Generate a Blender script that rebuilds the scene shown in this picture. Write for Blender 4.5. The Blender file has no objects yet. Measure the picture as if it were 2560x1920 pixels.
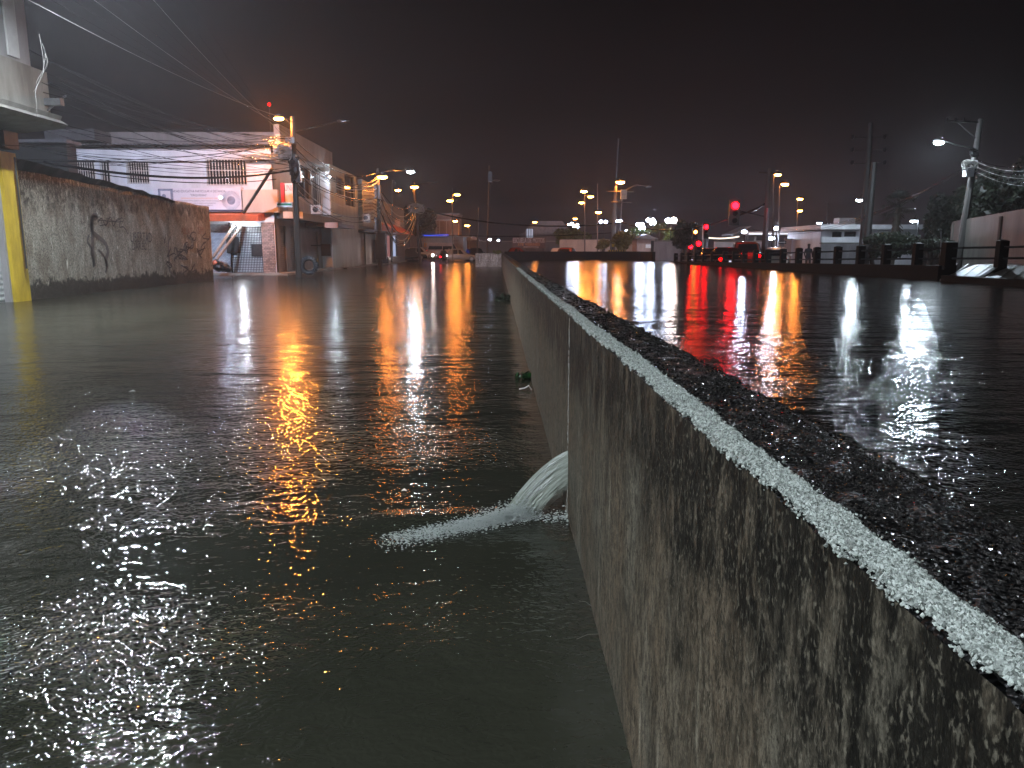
import bpy, math, random
import numpy as np
from mathutils import Vector, Matrix
R = math.radians
rnd = random.Random(7)
sc = bpy.context.scene
col = sc.collection

# ------------------------------------------------------------------ camera
FOC = 1900.0                      # focal length in pixels of the 2560 x 1920 photograph
PITCH = math.atan(338 / FOC)
EYE = Vector((0.0, 0.0, 1.6))     # z = 0 is the flooded street's water surface
cam_d = bpy.data.cameras.new('camera')
cam_d.sensor_width = 36.0
cam_d.lens = 36.0 * FOC / 2560
cam_d.clip_start = 0.05
cam_d.clip_end = 3000
cam = bpy.data.objects.new('camera', cam_d)
col.objects.link(cam)
cam.location = EYE
cam.rotation_euler = (math.pi / 2 - PITCH, 0, 0)
sc.camera = cam
sc.view_settings.view_transform = 'Standard'
sc.view_settings.look = 'None'
sc.view_settings.exposure = 0.0
sc.view_settings.gamma = 1.0
sc.cycles.max_bounces = 6
sc.cycles.diffuse_bounces = 2
sc.cycles.glossy_bounces = 3
sc.cycles.transmission_bounces = 4
sc.cycles.volume_bounces = 0
sc.cycles.caustics_reflective = False
sc.cycles.sample_clamp_indirect = 3.0
sc.cycles.use_denoising = True

# ------------------------------------------------------------------ night sky (city glow on low rain cloud)
world = bpy.data.worlds.new('World')
sc.world = world
world.use_nodes = True
wt = world.node_tree
wt.nodes.clear()
def wn(t, **k):
    n = wt.nodes.new(t)
    for a, b in k.items(): setattr(n, a, b)
    return n
wo = wn('ShaderNodeOutputWorld'); wb = wn('ShaderNodeBackground')
tc = wn('ShaderNodeTexCoord'); sep = wn('ShaderNodeSeparateXYZ')
wt.links.new(tc.outputs['Generated'], sep.inputs[0])
rp = wn('ShaderNodeValToRGB')
rp.color_ramp.elements[0].position = 0.0; rp.color_ramp.elements[0].color = (.034, .0275, .036, 1)
rp.color_ramp.elements[1].position = 0.36; rp.color_ramp.elements[1].color = (.0016, .0016, .0018, 1)
e = rp.color_ramp.elements.new(.07); e.color = (.0215, .0172, .0215, 1)
e = rp.color_ramp.elements.new(.16); e.color = (.0085, .0068, .0078, 1)
wt.links.new(sep.outputs['Z'], rp.inputs[0])
nz = wn('ShaderNodeTexNoise'); nz.inputs['Scale'].default_value = 2.2; nz.inputs['Detail'].default_value = 5
mp = wn('ShaderNodeMapping'); mp.inputs['Scale'].default_value = (1, 1, 3.2)
wt.links.new(tc.outputs['Generated'], mp.inputs[0]); wt.links.new(mp.outputs[0], nz.inputs['Vector'])
mr = wn('ShaderNodeMapRange'); mr.inputs['From Min'].default_value = .3; mr.inputs['From Max'].default_value = .7
mr.inputs['To Min'].default_value = .45; mr.inputs['To Max'].default_value = 1.5
wt.links.new(nz.outputs[0], mr.inputs[0])
vm = wn('ShaderNodeVectorMath', operation='SCALE')
wt.links.new(rp.outputs[0], vm.inputs[0]); wt.links.new(mr.outputs[0], vm.inputs['Scale'])
wt.links.new(vm.outputs[0], wb.inputs['Color'])
wb.inputs['Strength'].default_value = .62
wt.links.new(wb.outputs[0], wo.inputs[0])

# ------------------------------------------------------------------ geometry helpers
def ray(x, y):
    dx = (x - 1280) / FOC; dy = -(y - 960) / FOC
    return dx, math.cos(PITCH) + dy * math.sin(PITCH), -math.sin(PITCH) + dy * math.cos(PITCH)
def at(x, y, Y):                   # point seen at photo pixel (x, y) standing Y metres ahead
    r = ray(x, y); t = Y / r[1]
    return Vector((r[0] * t, Y, 1.6 + r[2] * t))
def atx(x, y, X):                  # point on the vertical plane X = const
    r = ray(x, y); t = X / r[0]
    return Vector((X, r[1] * t, 1.6 + r[2] * t))

class MB:
    def __init__(s): s.v = []; s.f = []
    def add(s, vs, fs):
        n = len(s.v); s.v += [tuple(q) for q in vs]; s.f += [tuple(n + i for i in q) for q in fs]; return s
    def box(s, x0, x1, y0, y1, z0, z1):
        v = [(x0,y0,z0),(x1,y0,z0),(x1,y1,z0),(x0,y1,z0),(x0,y0,z1),(x1,y0,z1),(x1,y1,z1),(x0,y1,z1)]
        return s.add(v, [(0,3,2,1),(4,5,6,7),(0,1,5,4),(1,2,6,5),(2,3,7,6),(3,0,4,7)])
    def obox(s, c, sx, sy, sz, M):  # oriented box
        v = [Vector(c) + M @ Vector((a*sx/2, b*sy/2, d*sz/2)) for d in (-1,1) for a, b in ((-1,-1),(1,-1),(1,1),(-1,1))]
        return s.add(v, [(0,3,2,1),(4,5,6,7),(0,1,5,4),(1,2,6,5),(2,3,7,6),(3,0,4,7)])
    def tube(s, pts, r, n=6, cap=True):
        pts = [Vector(p) for p in pts]; L = len(pts)
        rs = r if isinstance(r, (list, tuple)) else [r] * L
        vs = []
        for i, p in enumerate(pts):
            d = (pts[min(i+1, L-1)] - pts[max(i-1, 0)])
            d = d.normalized() if d.length > 1e-9 else Vector((0,0,1))
            ref = Vector((0,0,1)) if abs(d.z) < .9 else Vector((0,1,0))
            a = d.cross(ref).normalized(); b = d.cross(a)
            for k in range(n):
                t = 2*math.pi*k/n
                vs.append(p + (a*math.cos(t) + b*math.sin(t)) * rs[i])
        fs = [(i*n+k, i*n+(k+1)%n, (i+1)*n+(k+1)%n, (i+1)*n+k) for i in range(L-1) for k in range(n)]
        if cap: fs += [tuple(range(n))[::-1], tuple((L-1)*n+k for k in range(n))]
        return s.add(vs, fs)
    def ell(s, c, rx, ry, rz, n=8, m=6, M=None, jit=0):
        vs = []; c = Vector(c)
        for i in range(m+1):
            th = math.pi*i/m
            for k in range(n):
                ph = 2*math.pi*k/n
                j = 1 + (rnd.uniform(-jit, jit) if jit else 0)
                q = Vector((rx*math.sin(th)*math.cos(ph), ry*math.sin(th)*math.sin(ph), rz*math.cos(th))) * j
                vs.append(c + (M @ q if M else q))
        fs = [(i*n+k, (i+1)*n+k, (i+1)*n+(k+1)%n, i*n+(k+1)%n) for i in range(m) for k in range(n)]
        return s.add(vs, fs)
    def quad(s, a, b, c, d): return s.add([a,b,c,d], [(0,1,2,3)])
    def prism(s, poly, d0, d1, fn):   # poly in (u,w); fn(u,w,d)->xyz
        n = len(poly)
        return s.add([fn(u,w,d0) for u,w in poly] + [fn(u,w,d1) for u,w in poly],
              [tuple(range(n))[::-1], tuple(range(n,2*n))] + [(i,(i+1)%n,n+(i+1)%n,n+i) for i in range(n)])
    def build(s, name, mat, parent=None, smooth=False):
        me = bpy.data.meshes.new(name)
        me.from_pydata(s.v, [], s.f)
        me.materials.append(mat)
        if smooth:
            me.polygons.foreach_set('use_smooth', [True]*len(me.polygons))
        me.update()
        o = bpy.data.objects.new(name, me)
        col.objects.link(o)
        if parent is not None:
            o.parent = parent
            o.matrix_parent_inverse = Matrix.Translation(-world_loc(parent))
        return o
def world_loc(o):                  # meshes are built in world coordinates; only top-level Empties carry a location
    return Vector(o.location)
def tag(o, label=None, cat=None, group=None, kind=None):
    if label: o['label'] = label
    if cat: o['category'] = cat
    if group: o['group'] = group
    if kind: o['kind'] = kind
    return o
def thing(name, label, cat, loc=(0,0,0), group=None):
    o = bpy.data.objects.new(name, None); col.objects.link(o)
    o.location = loc; o.empty_display_size = .2
    return tag(o, label, cat, group)
def copy_thing(src, delta, label=None):
    r = src.copy(); col.objects.link(r); r.location = Vector(src.location) + Vector(delta)
    if label: r['label'] = label
    for ch in list(src.children):
        c = ch.copy(); col.objects.link(c); c.parent = r
        for g in list(ch.children):
            d = g.copy(); col.objects.link(d); d.parent = c
    return r

# ------------------------------------------------------------------ materials
def lk(t, a, b): t.links.new(a, b)
def newmat(name):
    m = bpy.data.materials.new(name); m.use_nodes = True
    t = m.node_tree; b = t.nodes['Principled BSDF']
    return m, t, b
def N(t, typ, **k):
    n = t.nodes.new(typ)
    for a, v in k.items():
        if a.startswith('i_'): n.inputs[a[2:].replace('_', ' ')].default_value = v
        else: setattr(n, a, v)
    return n
def pm(name, c, rough=.5, metal=0, var=.35, scale=2.0, streak=0, bump=0.0, bscale=30, spec=.5):
    m, t, b = newmat(name)
    co = N(t, 'ShaderNodeTexCoord'); mpn = N(t, 'ShaderNodeMapping')
    mpn.inputs['Scale'].default_value = (1, 1, 1 if not streak else streak)
    lk(t, co.outputs['Object'], mpn.inputs[0])
    n1 = N(t, 'ShaderNodeTexNoise'); n1.inputs['Scale'].default_value = scale; n1.inputs['Detail'].default_value = 6
    n1.inputs['Roughness'].default_value = .65
    lk(t, mpn.outputs[0], n1.inputs['Vector'])
    r = N(t, 'ShaderNodeValToRGB')
    r.color_ramp.elements[0].position = .32; r.color_ramp.elements[1].position = .68
    r.color_ramp.elements[0].color = tuple(max(0, q*(1-var)) for q in c) + (1,)
    r.color_ramp.elements[1].color = tuple(min(1, q*(1+var*.5)) for q in c) + (1,)
    lk(t, n1.outputs[0], r.inputs[0]); lk(t, r.outputs[0], b.inputs['Base Color'])
    b.inputs['Roughness'].default_value = rough; b.inputs['Metallic'].default_value = metal
    b.inputs['Specular IOR Level'].default_value = spec
    if bump:
        n2 = N(t, 'ShaderNodeTexNoise'); n2.inputs['Scale'].default_value = bscale; n2.inputs['Detail'].default_value = 4
        lk(t, co.outputs['Object'], n2.inputs['Vector'])
        bp = N(t, 'ShaderNodeBump'); bp.inputs['Strength'].default_value = bump; bp.inputs['Distance'].default_value = .02
        lk(t, n2.outputs[0], bp.inputs['Height']); lk(t, bp.outputs[0], b.inputs['Normal'])
    return m
def em(name, c, s):
    m, t, b = newmat(name)
    t.nodes.remove(b)
    e_ = N(t, 'ShaderNodeEmission'); e_.inputs['Color'].default_value = tuple(c) + (1,); e_.inputs['Strength'].default_value = s
    lk(t, e_.outputs[0], t.nodes['Material Output'].inputs[0])
    return m
def watermat(name, base, rough, far, amp, rings):
    m, t, b = newmat(name)
    b.inputs['Base Color'].default_value = base + (1,)
    b.inputs['IOR'].default_value = 1.33
    co = N(t, 'ShaderNodeTexCoord')
    # rain-beaten water further out is roughened by ripples too small to model
    sy_ = N(t, 'ShaderNodeSeparateXYZ'); lk(t, co.outputs['Object'], sy_.inputs[0])
    ry_ = N(t, 'ShaderNodeMapRange'); ry_.inputs['From Min'].default_value = 3; ry_.inputs['From Max'].default_value = 12
    ry_.inputs['To Min'].default_value = rough; ry_.inputs['To Max'].default_value = far
    lk(t, sy_.outputs[1], ry_.inputs[0]); lk(t, ry_.outputs[0], b.inputs['Roughness'])
    def noise(sx, sy, sc_, det, rot=0, ro=.55, dist=0):
        mp_ = N(t, 'ShaderNodeMapping'); mp_.inputs['Scale'].default_value = (sx, sy, 1); mp_.inputs['Rotation'].default_value = (0, 0, R(rot))
        lk(t, co.outputs['Object'], mp_.inputs[0])
        n = N(t, 'ShaderNodeTexNoise'); n.inputs['Scale'].default_value = sc_; n.inputs['Detail'].default_value = det
        n.inputs['Roughness'].default_value = ro; n.inputs['Distortion'].default_value = dist
        lk(t, mp_.outputs[0], n.inputs['Vector']); return n.outputs[0]
    def mul(a, k):
        q = N(t, 'ShaderNodeMath', operation='MULTIPLY'); lk(t, a, q.inputs[0])
        if isinstance(k, float): q.inputs[1].default_value = k
        else: lk(t, k, q.inputs[1])
        return q.outputs[0]
    def add(a, c_):
        q = N(t, 'ShaderNodeMath', operation='ADD'); lk(t, a, q.inputs[0]); lk(t, c_, q.inputs[1]); return q.outputs[0]
    # silt drifting in the water: broad patches of slightly different brown
    r = N(t, 'ShaderNodeValToRGB')
    r.color_ramp.elements[0].position = .35; r.color_ramp.elements[1].position = .7
    r.color_ramp.elements[0].color = tuple(q*.8 for q in base) + (1,)
    r.color_ramp.elements[1].color = tuple(q*1.22 for q in base) + (1,)
    lk(t, noise(1, 1, .6, 5), r.inputs[0]); lk(t, r.outputs[0], b.inputs['Base Color'])
    patch = N(t, 'ShaderNodeMapRange'); patch.inputs['From Min'].default_value = .42; patch.inputs['From Max'].default_value = .62
    patch.inputs['To Min'].default_value = .22; patch.inputs['To Max'].default_value = 1.0
    lk(t, noise(.5, 1.3, .35, 2, 12), patch.inputs[0])
    def fade(y0, y1, lo):
        q = N(t, 'ShaderNodeMapRange'); q.inputs['From Min'].default_value = y0; q.inputs['From Max'].default_value = y1
        q.inputs['To Min'].default_value = 1; q.inputs['To Max'].default_value = lo; lk(t, sy_.outputs[1], q.inputs[0]); return q.outputs[0]
    h = mul(noise(.45, 1.0, .9, 2, 6), .034*amp)                          # long low swell
    h = add(h, mul(noise(.5, 1.0, 3.0, 1, -8, .5, .3), .011*amp))
    h = add(h, mul(mul(noise(.55, 1.0, 8, 1, -10, .5, .5), fade(10, 26, .1)), .0085*amp))  # wavelets
    h = add(h, mul(mul(mul(noise(.75, 1.0, 21.0, 1, 5, .5, 1.0), patch.outputs[0]), fade(5, 12, 0)), .0150*amp))  # gusty ripples
    h = add(h, mul(mul(mul(noise(.9, 1.0, 48.0, 0, 25, .5, .8), patch.outputs[0]), fade(3, 7, 0)), .0042*amp))
    if rings:
        # rings and small craters left by rain drops
        vo = N(t, 'ShaderNodeTexVoronoi'); vo.inputs['Scale'].default_value = rings; vo.inputs['Randomness'].default_value = 1
        lk(t, co.outputs['Object'], vo.inputs['Vector'])
        near = N(t, 'ShaderNodeMapRange'); near.inputs['From Min'].default_value = .0; near.inputs['From Max'].default_value = .22
        near.inputs['To Min'].default_value = 1; near.inputs['To Max'].default_value = 0
        lk(t, vo.outputs['Distance'], near.inputs[0])
        sn = N(t, 'ShaderNodeMath', operation='SINE'); k_ = mul(vo.outputs['Distance'], 45.0); lk(t, k_, sn.inputs[0])
        # only some cells have a fresh ring
        sp = N(t, 'ShaderNodeSeparateColor'); lk(t, vo.outputs['Color'], sp.inputs[0])
        gt = N(t, 'ShaderNodeMath', operation='GREATER_THAN'); lk(t, sp.outputs[0], gt.inputs[0]); gt.inputs[1].default_value = .45
        h = add(h, mul(mul(mul(sn.outputs[0], near.outputs[0]), gt.outputs[0]), .0022))
    bp = N(t, 'ShaderNodeBump'); bp.inputs['Strength'].default_value = 1.0; bp.inputs['Distance'].default_value = 1.0
    lk(t, h, bp.inputs['Height']); lk(t, bp.outputs[0], b.inputs['Normal'])
    return m
def wallmat(name, ztop, light=(.175,.160,.120), mid=(.070,.063,.047), mould=.5, span=.85, foot=0):
    """wet, mould-streaked cement render; object space z is height above the water"""
    m, t, b = newmat(name)
    co = N(t, 'ShaderNodeTexCoord')
    sepn = N(t, 'ShaderNodeSeparateXYZ'); lk(t, co.outputs['Object'], sepn.inputs[0])
    def nz_(sc_, s3=(1,1,1), det=6, ro=.6, dist=0, off=(0,0,0)):
        mp_ = N(t, 'ShaderNodeMapping'); mp_.inputs['Scale'].default_value = s3; mp_.inputs['Location'].default_value = off
        lk(t, co.outputs['Object'], mp_.inputs[0])
        n = N(t, 'ShaderNodeTexNoise'); n.inputs['Scale'].default_value = sc_; n.inputs['Detail'].default_value = det
        n.inputs['Roughness'].default_value = ro; n.inputs['Distortion'].default_value = dist
        lk(t, mp_.outputs[0], n.inputs['Vector']); return n.outputs[0]
    def ramp(a, p0, p1, c0, c1):
        r = N(t, 'ShaderNodeValToRGB'); r.color_ramp.elements[0].position = p0; r.color_ramp.elements[1].position = p1
        r.color_ramp.elements[0].color = c0 + (1,); r.color_ramp.elements[1].color = c1 + (1,)
        lk(t, a, r.inputs[0]); return r.outputs[0]
    def mix(fac, a, c_):
        q = N(t, 'ShaderNodeMix', data_type='RGBA'); lk(t, fac, q.inputs[0])
        for s_, v in ((6, a), (7, c_)):
            if isinstance(v, tuple): q.inputs[s_].default_value = v + (1,)
            else: lk(t, v, q.inputs[s_])
        return q.outputs[2]
    def math_(op, a, k):
        q = N(t, 'ShaderNodeMath', operation=op)
        for i, v in enumerate((a, k)):
            if isinstance(v, (int, float)): q.inputs[i].default_value = v
            else: lk(t, v, q.inputs[i])
        return q.outputs[0]
    streaks = nz_(7, (1, 1, .17), 7, .66, .2)
    fine = nz_(46, (1, 1, .35), 5, .7)
    grit = nz_(120, (1, 1, .6), 3, .6)
    big = nz_(2.0, (1, 1, .5), 4, .6, .3, (5, 1, 2))
    c = ramp(streaks, .34, .66, mid, light)
    c = mix(ramp(big, .4, .62, (0,0,0), (.55,)*3), c, (.13,.088,.052))            # rusty brown patches
    c = mix(ramp(fine, .47, .58, (0,0,0), (.8,)*3), c, (.030,.026,.019))
    c = mix(ramp(nz_(24, (1, 1, .7), 6, .7, .3, (1, 8, 3)), .54, .62, (0,0,0), (.7,)*3), c, (.022,.020,.015))        # pitting and lichen
    c = mix(ramp(nz_(9, (1, 1, .16), 6, .6, .2, (9, 3, 0)), .63, .70, (0,0,0), (.8,)*3), c, tuple(min(1,q*1.7) for q in light))  # pale lime runs
    # black mould grows down from the coping
    hgt = N(t, 'ShaderNodeMapRange'); hgt.inputs['From Min'].default_value = ztop - span; hgt.inputs['From Max'].default_value = ztop
    hgt.inputs['To Min'].default_value = -.22; hgt.inputs['To Max'].default_value = .34
    lk(t, sepn.outputs[2], hgt.inputs[0])
    mo = math_('ADD', math_('ADD', nz_(3.4, (1, 1, .55), 9, .76, .3, (2, 7, 4)), hgt.outputs[0]), mould - .5)
    mofac = ramp(mo, .49, .66, (0,0,0), (.94,)*3)
    holes = ramp(nz_(15, (1, 1, .4), 7, .7, .2, (3, 3, 8)), .50, .60, (1,)*3, (.30,)*3)
    mm = N(t, 'ShaderNodeMath', operation='MULTIPLY'); lk(t, mofac, mm.inputs[0]); lk(t, holes, mm.inputs[1])
    c = mix(mm.outputs[0], c, (.005,.005,.0045))
    if foot:
        fh = N(t, 'ShaderNodeMapRange'); fh.inputs['From Min'].default_value = 0; fh.inputs['From Max'].default_value = foot
        fh.inputs['To Min'].default_value = .42; fh.inputs['To Max'].default_value = -.30
        lk(t, sepn.outputs[2], fh.inputs[0])
        fm_ = math_('ADD', nz_(2.6, (1, 1, .8), 8, .75, .1, (7, 1, 4)), fh.outputs[0])
        c = mix(ramp(fm_, .50, .58, (0,0,0), (.96,)*3), c, (.012,.012,.010))
    c = mix(ramp(grit, .55, .64, (0,0,0), (.42,)*3), c, tuple(q*1.15 for q in light))
    c = mix(ramp(nz_(150, (1, 1, .7), 3, .65, 0, (4, 4, 1)), .54, .62, (0,0,0), (.75,)*3), c, (.016,.015,.011))
    lk(t, c, b.inputs['Base Color'])
    ro = N(t, 'ShaderNodeMapRange'); ro.inputs['To Min'].default_value = .42; ro.inputs['To Max'].default_value = .62
    lk(t, streaks, ro.inputs[0]); lk(t, ro.outputs[0], b.inputs['Roughness'])
    b.inputs['Specular IOR Level'].default_value = .09
    hh = math_('ADD', math_('MULTIPLY', fine, .5), math_('ADD', math_('MULTIPLY', grit, .35), math_('MULTIPLY', streaks, .6)))
    bp = N(t, 'ShaderNodeBump'); bp.inputs['Strength'].default_value = .8; bp.inputs['Distance'].default_value = .012
    lk(t, hh, bp.inputs['Height']); lk(t, bp.outputs[0], b.inputs['Normal'])
    return m
def shuttermat(name, c, pitch=.12):
    m, t, b = newmat(name)
    co = N(t, 'ShaderNodeTexCoord')
    w = N(t, 'ShaderNodeTexWave', bands_direction='Z'); w.inputs['Scale'].default_value = 1/(pitch*math.pi*2)*math.pi/ (math.pi/ (2*math.pi)) / 6.2832
    w.inputs['Scale'].default_value = .3 / pitch
    lk(t, co.outputs['Object'], w.inputs['Vector'])
    bp = N(t, 'ShaderNodeBump'); bp.inputs['Strength'].default_value = .9; bp.inputs['Distance'].default_value = .03
    lk(t, w.outputs[1] if len(w.outputs) > 1 else w.outputs[0], bp.inputs['Height']); lk(t, bp.outputs[0], b.inputs['Normal'])
    b.inputs['Base Color'].default_value = c + (1,); b.inputs['Roughness'].default_value = .4; b.inputs['Metallic'].default_value = .4
    return m
def brickmat(name, c1, c2, mortar, scale=1.0):
    m, t, b = newmat(name)
    co = N(t, 'ShaderNodeTexCoord'); s = N(t, 'ShaderNodeSeparateXYZ'); cb = N(t, 'ShaderNodeCombineXYZ')
    ad = N(t, 'ShaderNodeMath', operation='ADD')
    lk(t, co.outputs['Object'], s.inputs[0]); lk(t, s.outputs[0], ad.inputs[0]); lk(t, s.outputs[1], ad.inputs[1])
    lk(t, ad.outputs[0], cb.inputs[0]); lk(t, s.outputs[2], cb.inputs[1])
    br = N(t, 'ShaderNodeTexBrick'); br.inputs['Scale'].default_value = scale
    br.inputs['Color1'].default_value = c1 + (1,); br.inputs['Color2'].default_value = c2 + (1,); br.inputs['Mortar'].default_value = mortar + (1,)
    br.inputs['Mortar Size'].default_value = .02; br.inputs['Bias'].default_value = -.3
    lk(t, cb.outputs[0], br.inputs['Vector']); lk(t, br.outputs[0], b.inputs['Base Color'])
    b.inputs['Roughness'].default_value = .4
    return m
def leafmat(name, c):
    m, t, b = newmat(name)
    oi = N(t, 'ShaderNodeNewGeometry')
    r = N(t, 'ShaderNodeValToRGB')
    r.color_ramp.elements[0].color = tuple(q*.45 for q in c) + (1,); r.color_ramp.elements[1].color = tuple(q*1.3 for q in c) + (1,)
    lk(t, oi.outputs['Random Per Island'], r.inputs[0]); lk(t, r.outputs[0], b.inputs['Base Color'])
    b.inputs['Roughness'].default_value = .45
    return m

M = dict(
    street=watermat('muddy_street_water', (.025, .026, .018), .02, .19, 1.0, 3.2),
    canal=watermat('canal_water', (.012, .012, .010), .05, .16, 1.25, 0),
    oldw=pm('stained_compound_plaster', (.095,.095,.085), .55, var=.6, scale=1.1, streak=.35, bump=.3),
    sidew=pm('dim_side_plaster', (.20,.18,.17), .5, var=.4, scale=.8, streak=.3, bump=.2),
    darkpole=pm('dark_wet_pole', (.035,.032,.030), .5, var=.5, scale=4, streak=.2, bump=.2),
    rpole=pm('dim_concrete_pole', (.075,.072,.068), .5, var=.5, scale=4, streak=.2, bump=.2),
    headlit=wallmat('headlight_pale_cement', 1.9, (.85,.78,.70), (.5,.44,.38), .35),  # pale colour carries the headlight glow on the wall's far return
    wall=wallmat('mouldy_cement', 1.22, mould=.47),
    graf=wallmat('old_plaster_wall', 4.1, (.62,.60,.50), (.36,.34,.27), .44, 2.6, 1.0),
    quay=pm('silhouette_quay_cement', (.007,.0068,.0065), .6, var=.5, scale=3, bump=.3, spec=.15),  # near-black colour paints the bank walls' unlit look into the cement
    asphalt=pm('wet_asphalt', (.035,.034,.033), .22, var=.5, scale=.4, bump=.35, bscale=25),
    soil=pm('wet_ground', (.03,.03,.028), .5, var=.5, scale=.5),
    conc=pm('weathered_concrete', (.26,.25,.22), .55, var=.45, scale=1.2, streak=.3, bump=.3, bscale=14),
    concd=pm('dark_wet_concrete', (.05,.048,.042), .5, var=.5, scale=1.5, bump=.3, bscale=14),
    postc=pm('silhouette_black_concrete', (.007,.0065,.006), .6, var=.5, scale=3, bump=.3, bscale=14, spec=.2),  # near-black colour paints in the backlit silhouette of posts and kerb
    slope=pm('bank_concrete', (.10,.098,.085), .4, var=.6, scale=1.6, bump=.5, bscale=9),
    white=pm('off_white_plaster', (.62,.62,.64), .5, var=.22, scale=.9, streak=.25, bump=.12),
    cream=pm('cream_plaster', (.50,.44,.38), .5, var=.25, scale=.9, streak=.25, bump=.12),
    grey=pm('grey_plaster', (.30,.29,.29), .5, var=.35, scale=1.0, streak=.25, bump=.2),
    dgrey=pm('dark_grey_plaster', (.085,.08,.08), .5, var=.4, scale=1.0, streak=.3, bump=.2),
    green=pm('grey_green_plaster', (.30,.34,.30), .45, var=.35, scale=1.1, streak=.25, bump=.2),
    pink=pm('pinkish_plaster', (.42,.31,.27), .5, var=.3, scale=1.0, streak=.3),
    yellow=pm('yellow_paint', (.50,.36,.03), .4, var=.45, scale=2.0, streak=.3),
    orange=pm('orange_awning_canvas', (.55,.13,.05), .35, var=.3, scale=2.0),
    red=pm('red_panel', (.55,.03,.03), .35, var=.2),
    black=pm('black_paint', (.010,.010,.011), .35, var=.4, scale=4),
    metal=pm('dull_galvanised_steel', (.30,.30,.31), .38, .8, var=.35, scale=5),
    dmetal=pm('dark_steel', (.04,.04,.042), .4, .5, var=.4, scale=5),
    wood=pm('weathered_pole_wood', (.055,.042,.032), .55, var=.5, scale=5, streak=.1, bump=.4, bscale=40),
    cpole=pm('concrete_pole', (.14,.13,.12), .5, var=.35, scale=4, streak=.2, bump=.2),
    cable=pm('black_cable_rubber', (.012,.012,.012), .22, var=.2),
    cablegrey=pm('grey_cable', (.30,.29,.27), .35, var=.2),
    glass=pm('dark_window_glass', (.012,.013,.016), .06, var=.2, spec=.8),
    grille=pm('cream_painted_bars', (.55,.52,.47), .4, var=.2),
    shut=shuttermat('roller_shutter_steel', (.36,.36,.35)),
    shutd=shuttermat('brown_roller_shutter', (.16,.14,.13)),
    stone=brickmat('stone_cladding', (.34,.27,.25), (.10,.085,.085), (.06,.055,.05), 2.4),
    rust=pm('rusty_steel', (.20,.09,.045), .5, .2, var=.5, scale=6),
    roofm=pm('corrugated_roof_sheet', (.16,.15,.15), .4, .5, var=.4, scale=2),
    rubber=pm('black_rubber', (.02,.02,.02), .35, var=.3, scale=12),
    plastic=pm('white_plastic', (.6,.6,.58), .35, var=.15),
    banner=pm('banner_vinyl', (.66,.63,.68), .20, var=.08, scale=1),
    ink=pm('dark_lettering', (.03,.028,.05), .4, var=.1),
    inko=pm('orange_lettering', (.70,.28,.10), .4, var=.1),
    inky=pm('yellow_lettering', (.85,.45,.05), .4, var=.1),
    inkw=pm('white_lettering', (.62,.58,.55), .4, var=.1),
    inkg=pm('green_sign', (.02,.22,.08), .3, var=.1),
    spray=pm('black_spray_paint', (.02,.018,.016), .5, var=.4, scale=9),
    spray2=pm('faded_grey_spray_paint', (.085,.08,.07), .5, var=.4, scale=7),
    crest=pm('crest_blue_grey', (.20,.22,.30), .4, var=.5, scale=5),
    leafd=leafmat('dark_foliage', (.035,.045,.028)),
    leafg=leafmat('green_foliage', (.09,.13,.035)),
    leafy=leafmat('yellowish_foliage', (.14,.12,.03)),
    palm=leafmat('palm_fronds', (.05,.055,.045)),
    bark=pm('bark', (.07,.055,.04), .7, var=.4, scale=6),
    weed=leafmat('weed_leaves', (.02,.09,.02)),
    cwhite=pm('white_car_paint', (.70,.66,.60), .2, var=.04), csilver=pm('silver_car_paint', (.32,.33,.34), .2, .3, var=.04),
    cblack=pm('black_car_paint', (.012,.012,.013), .15, var=.1), cred=pm('dark_red_car_paint', (.22,.035,.02), .15, var=.1),
    cpink=pm('beige_van_paint', (.55,.42,.36), .3, var=.1),
    skin=pm('skin', (.25,.14,.09), .5, var=.1), cloth=pm('dark_wet_clothing', (.018,.018,.022), .5, var=.3, scale=8),
    jacket=pm('dark_rain_poncho', (.03,.03,.035), .3, var=.3, scale=6),
    foam=pm('white_foam', (.55,.58,.56), .35, var=.25, scale=30),
    plate=pm('licence_plate', (.75,.75,.75), .3, var=.05),
)
# gritty mortar and wall-top materials
def gritmat(name, c0, c1, sc_, rough, dist, strength=1.0):
    m, t, b = newmat(name)
    co = N(t, 'ShaderNodeTexCoord')
    v = N(t, 'ShaderNodeTexVoronoi'); v.inputs['Scale'].default_value = sc_
    n = N(t, 'ShaderNodeTexNoise'); n.inputs['Scale'].default_value = sc_*.35; n.inputs['Detail'].default_value = 5
    n3 = N(t, 'ShaderNodeTexNoise'); n3.inputs['Scale'].default_value = 5; n3.inputs['Detail'].default_value = 5
    for q in (v, n, n3): lk(t, co.outputs['Object'], q.inputs['Vector'])
    s = N(t, 'ShaderNodeSeparateColor'); lk(t, v.outputs['Color'], s.inputs[0])
    a = N(t, 'ShaderNodeMath', operation='MULTIPLY'); lk(t, s.outputs[0], a.inputs[0]); lk(t, n3.outputs[0], a.inputs[1])
    r = N(t, 'ShaderNodeValToRGB'); r.color_ramp.elements[0].color = c0 + (1,); r.color_ramp.elements[1].color = c1 + (1,)
    r.color_ramp.elements[0].position = .1; r.color_ramp.elements[1].position = .55
    lk(t, a.outputs[0], r.inputs[0]); lk(t, r.outputs[0], b.inputs['Base Color'])
    ad = N(t, 'ShaderNodeMath', operation='SUBTRACT'); lk(t, n.outputs[0], ad.inputs[0]); lk(t, v.outputs['Distance'], ad.inputs[1])
    bp = N(t, 'ShaderNodeBump'); bp.inputs['Strength'].default_value = strength; bp.inputs['Distance'].default_value = dist
    lk(t, ad.outputs[0], bp.inputs['Height']); lk(t, bp.outputs[0], b.inputs['Normal'])
    b.inputs['Roughness'].default_value = rough
    return m
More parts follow.
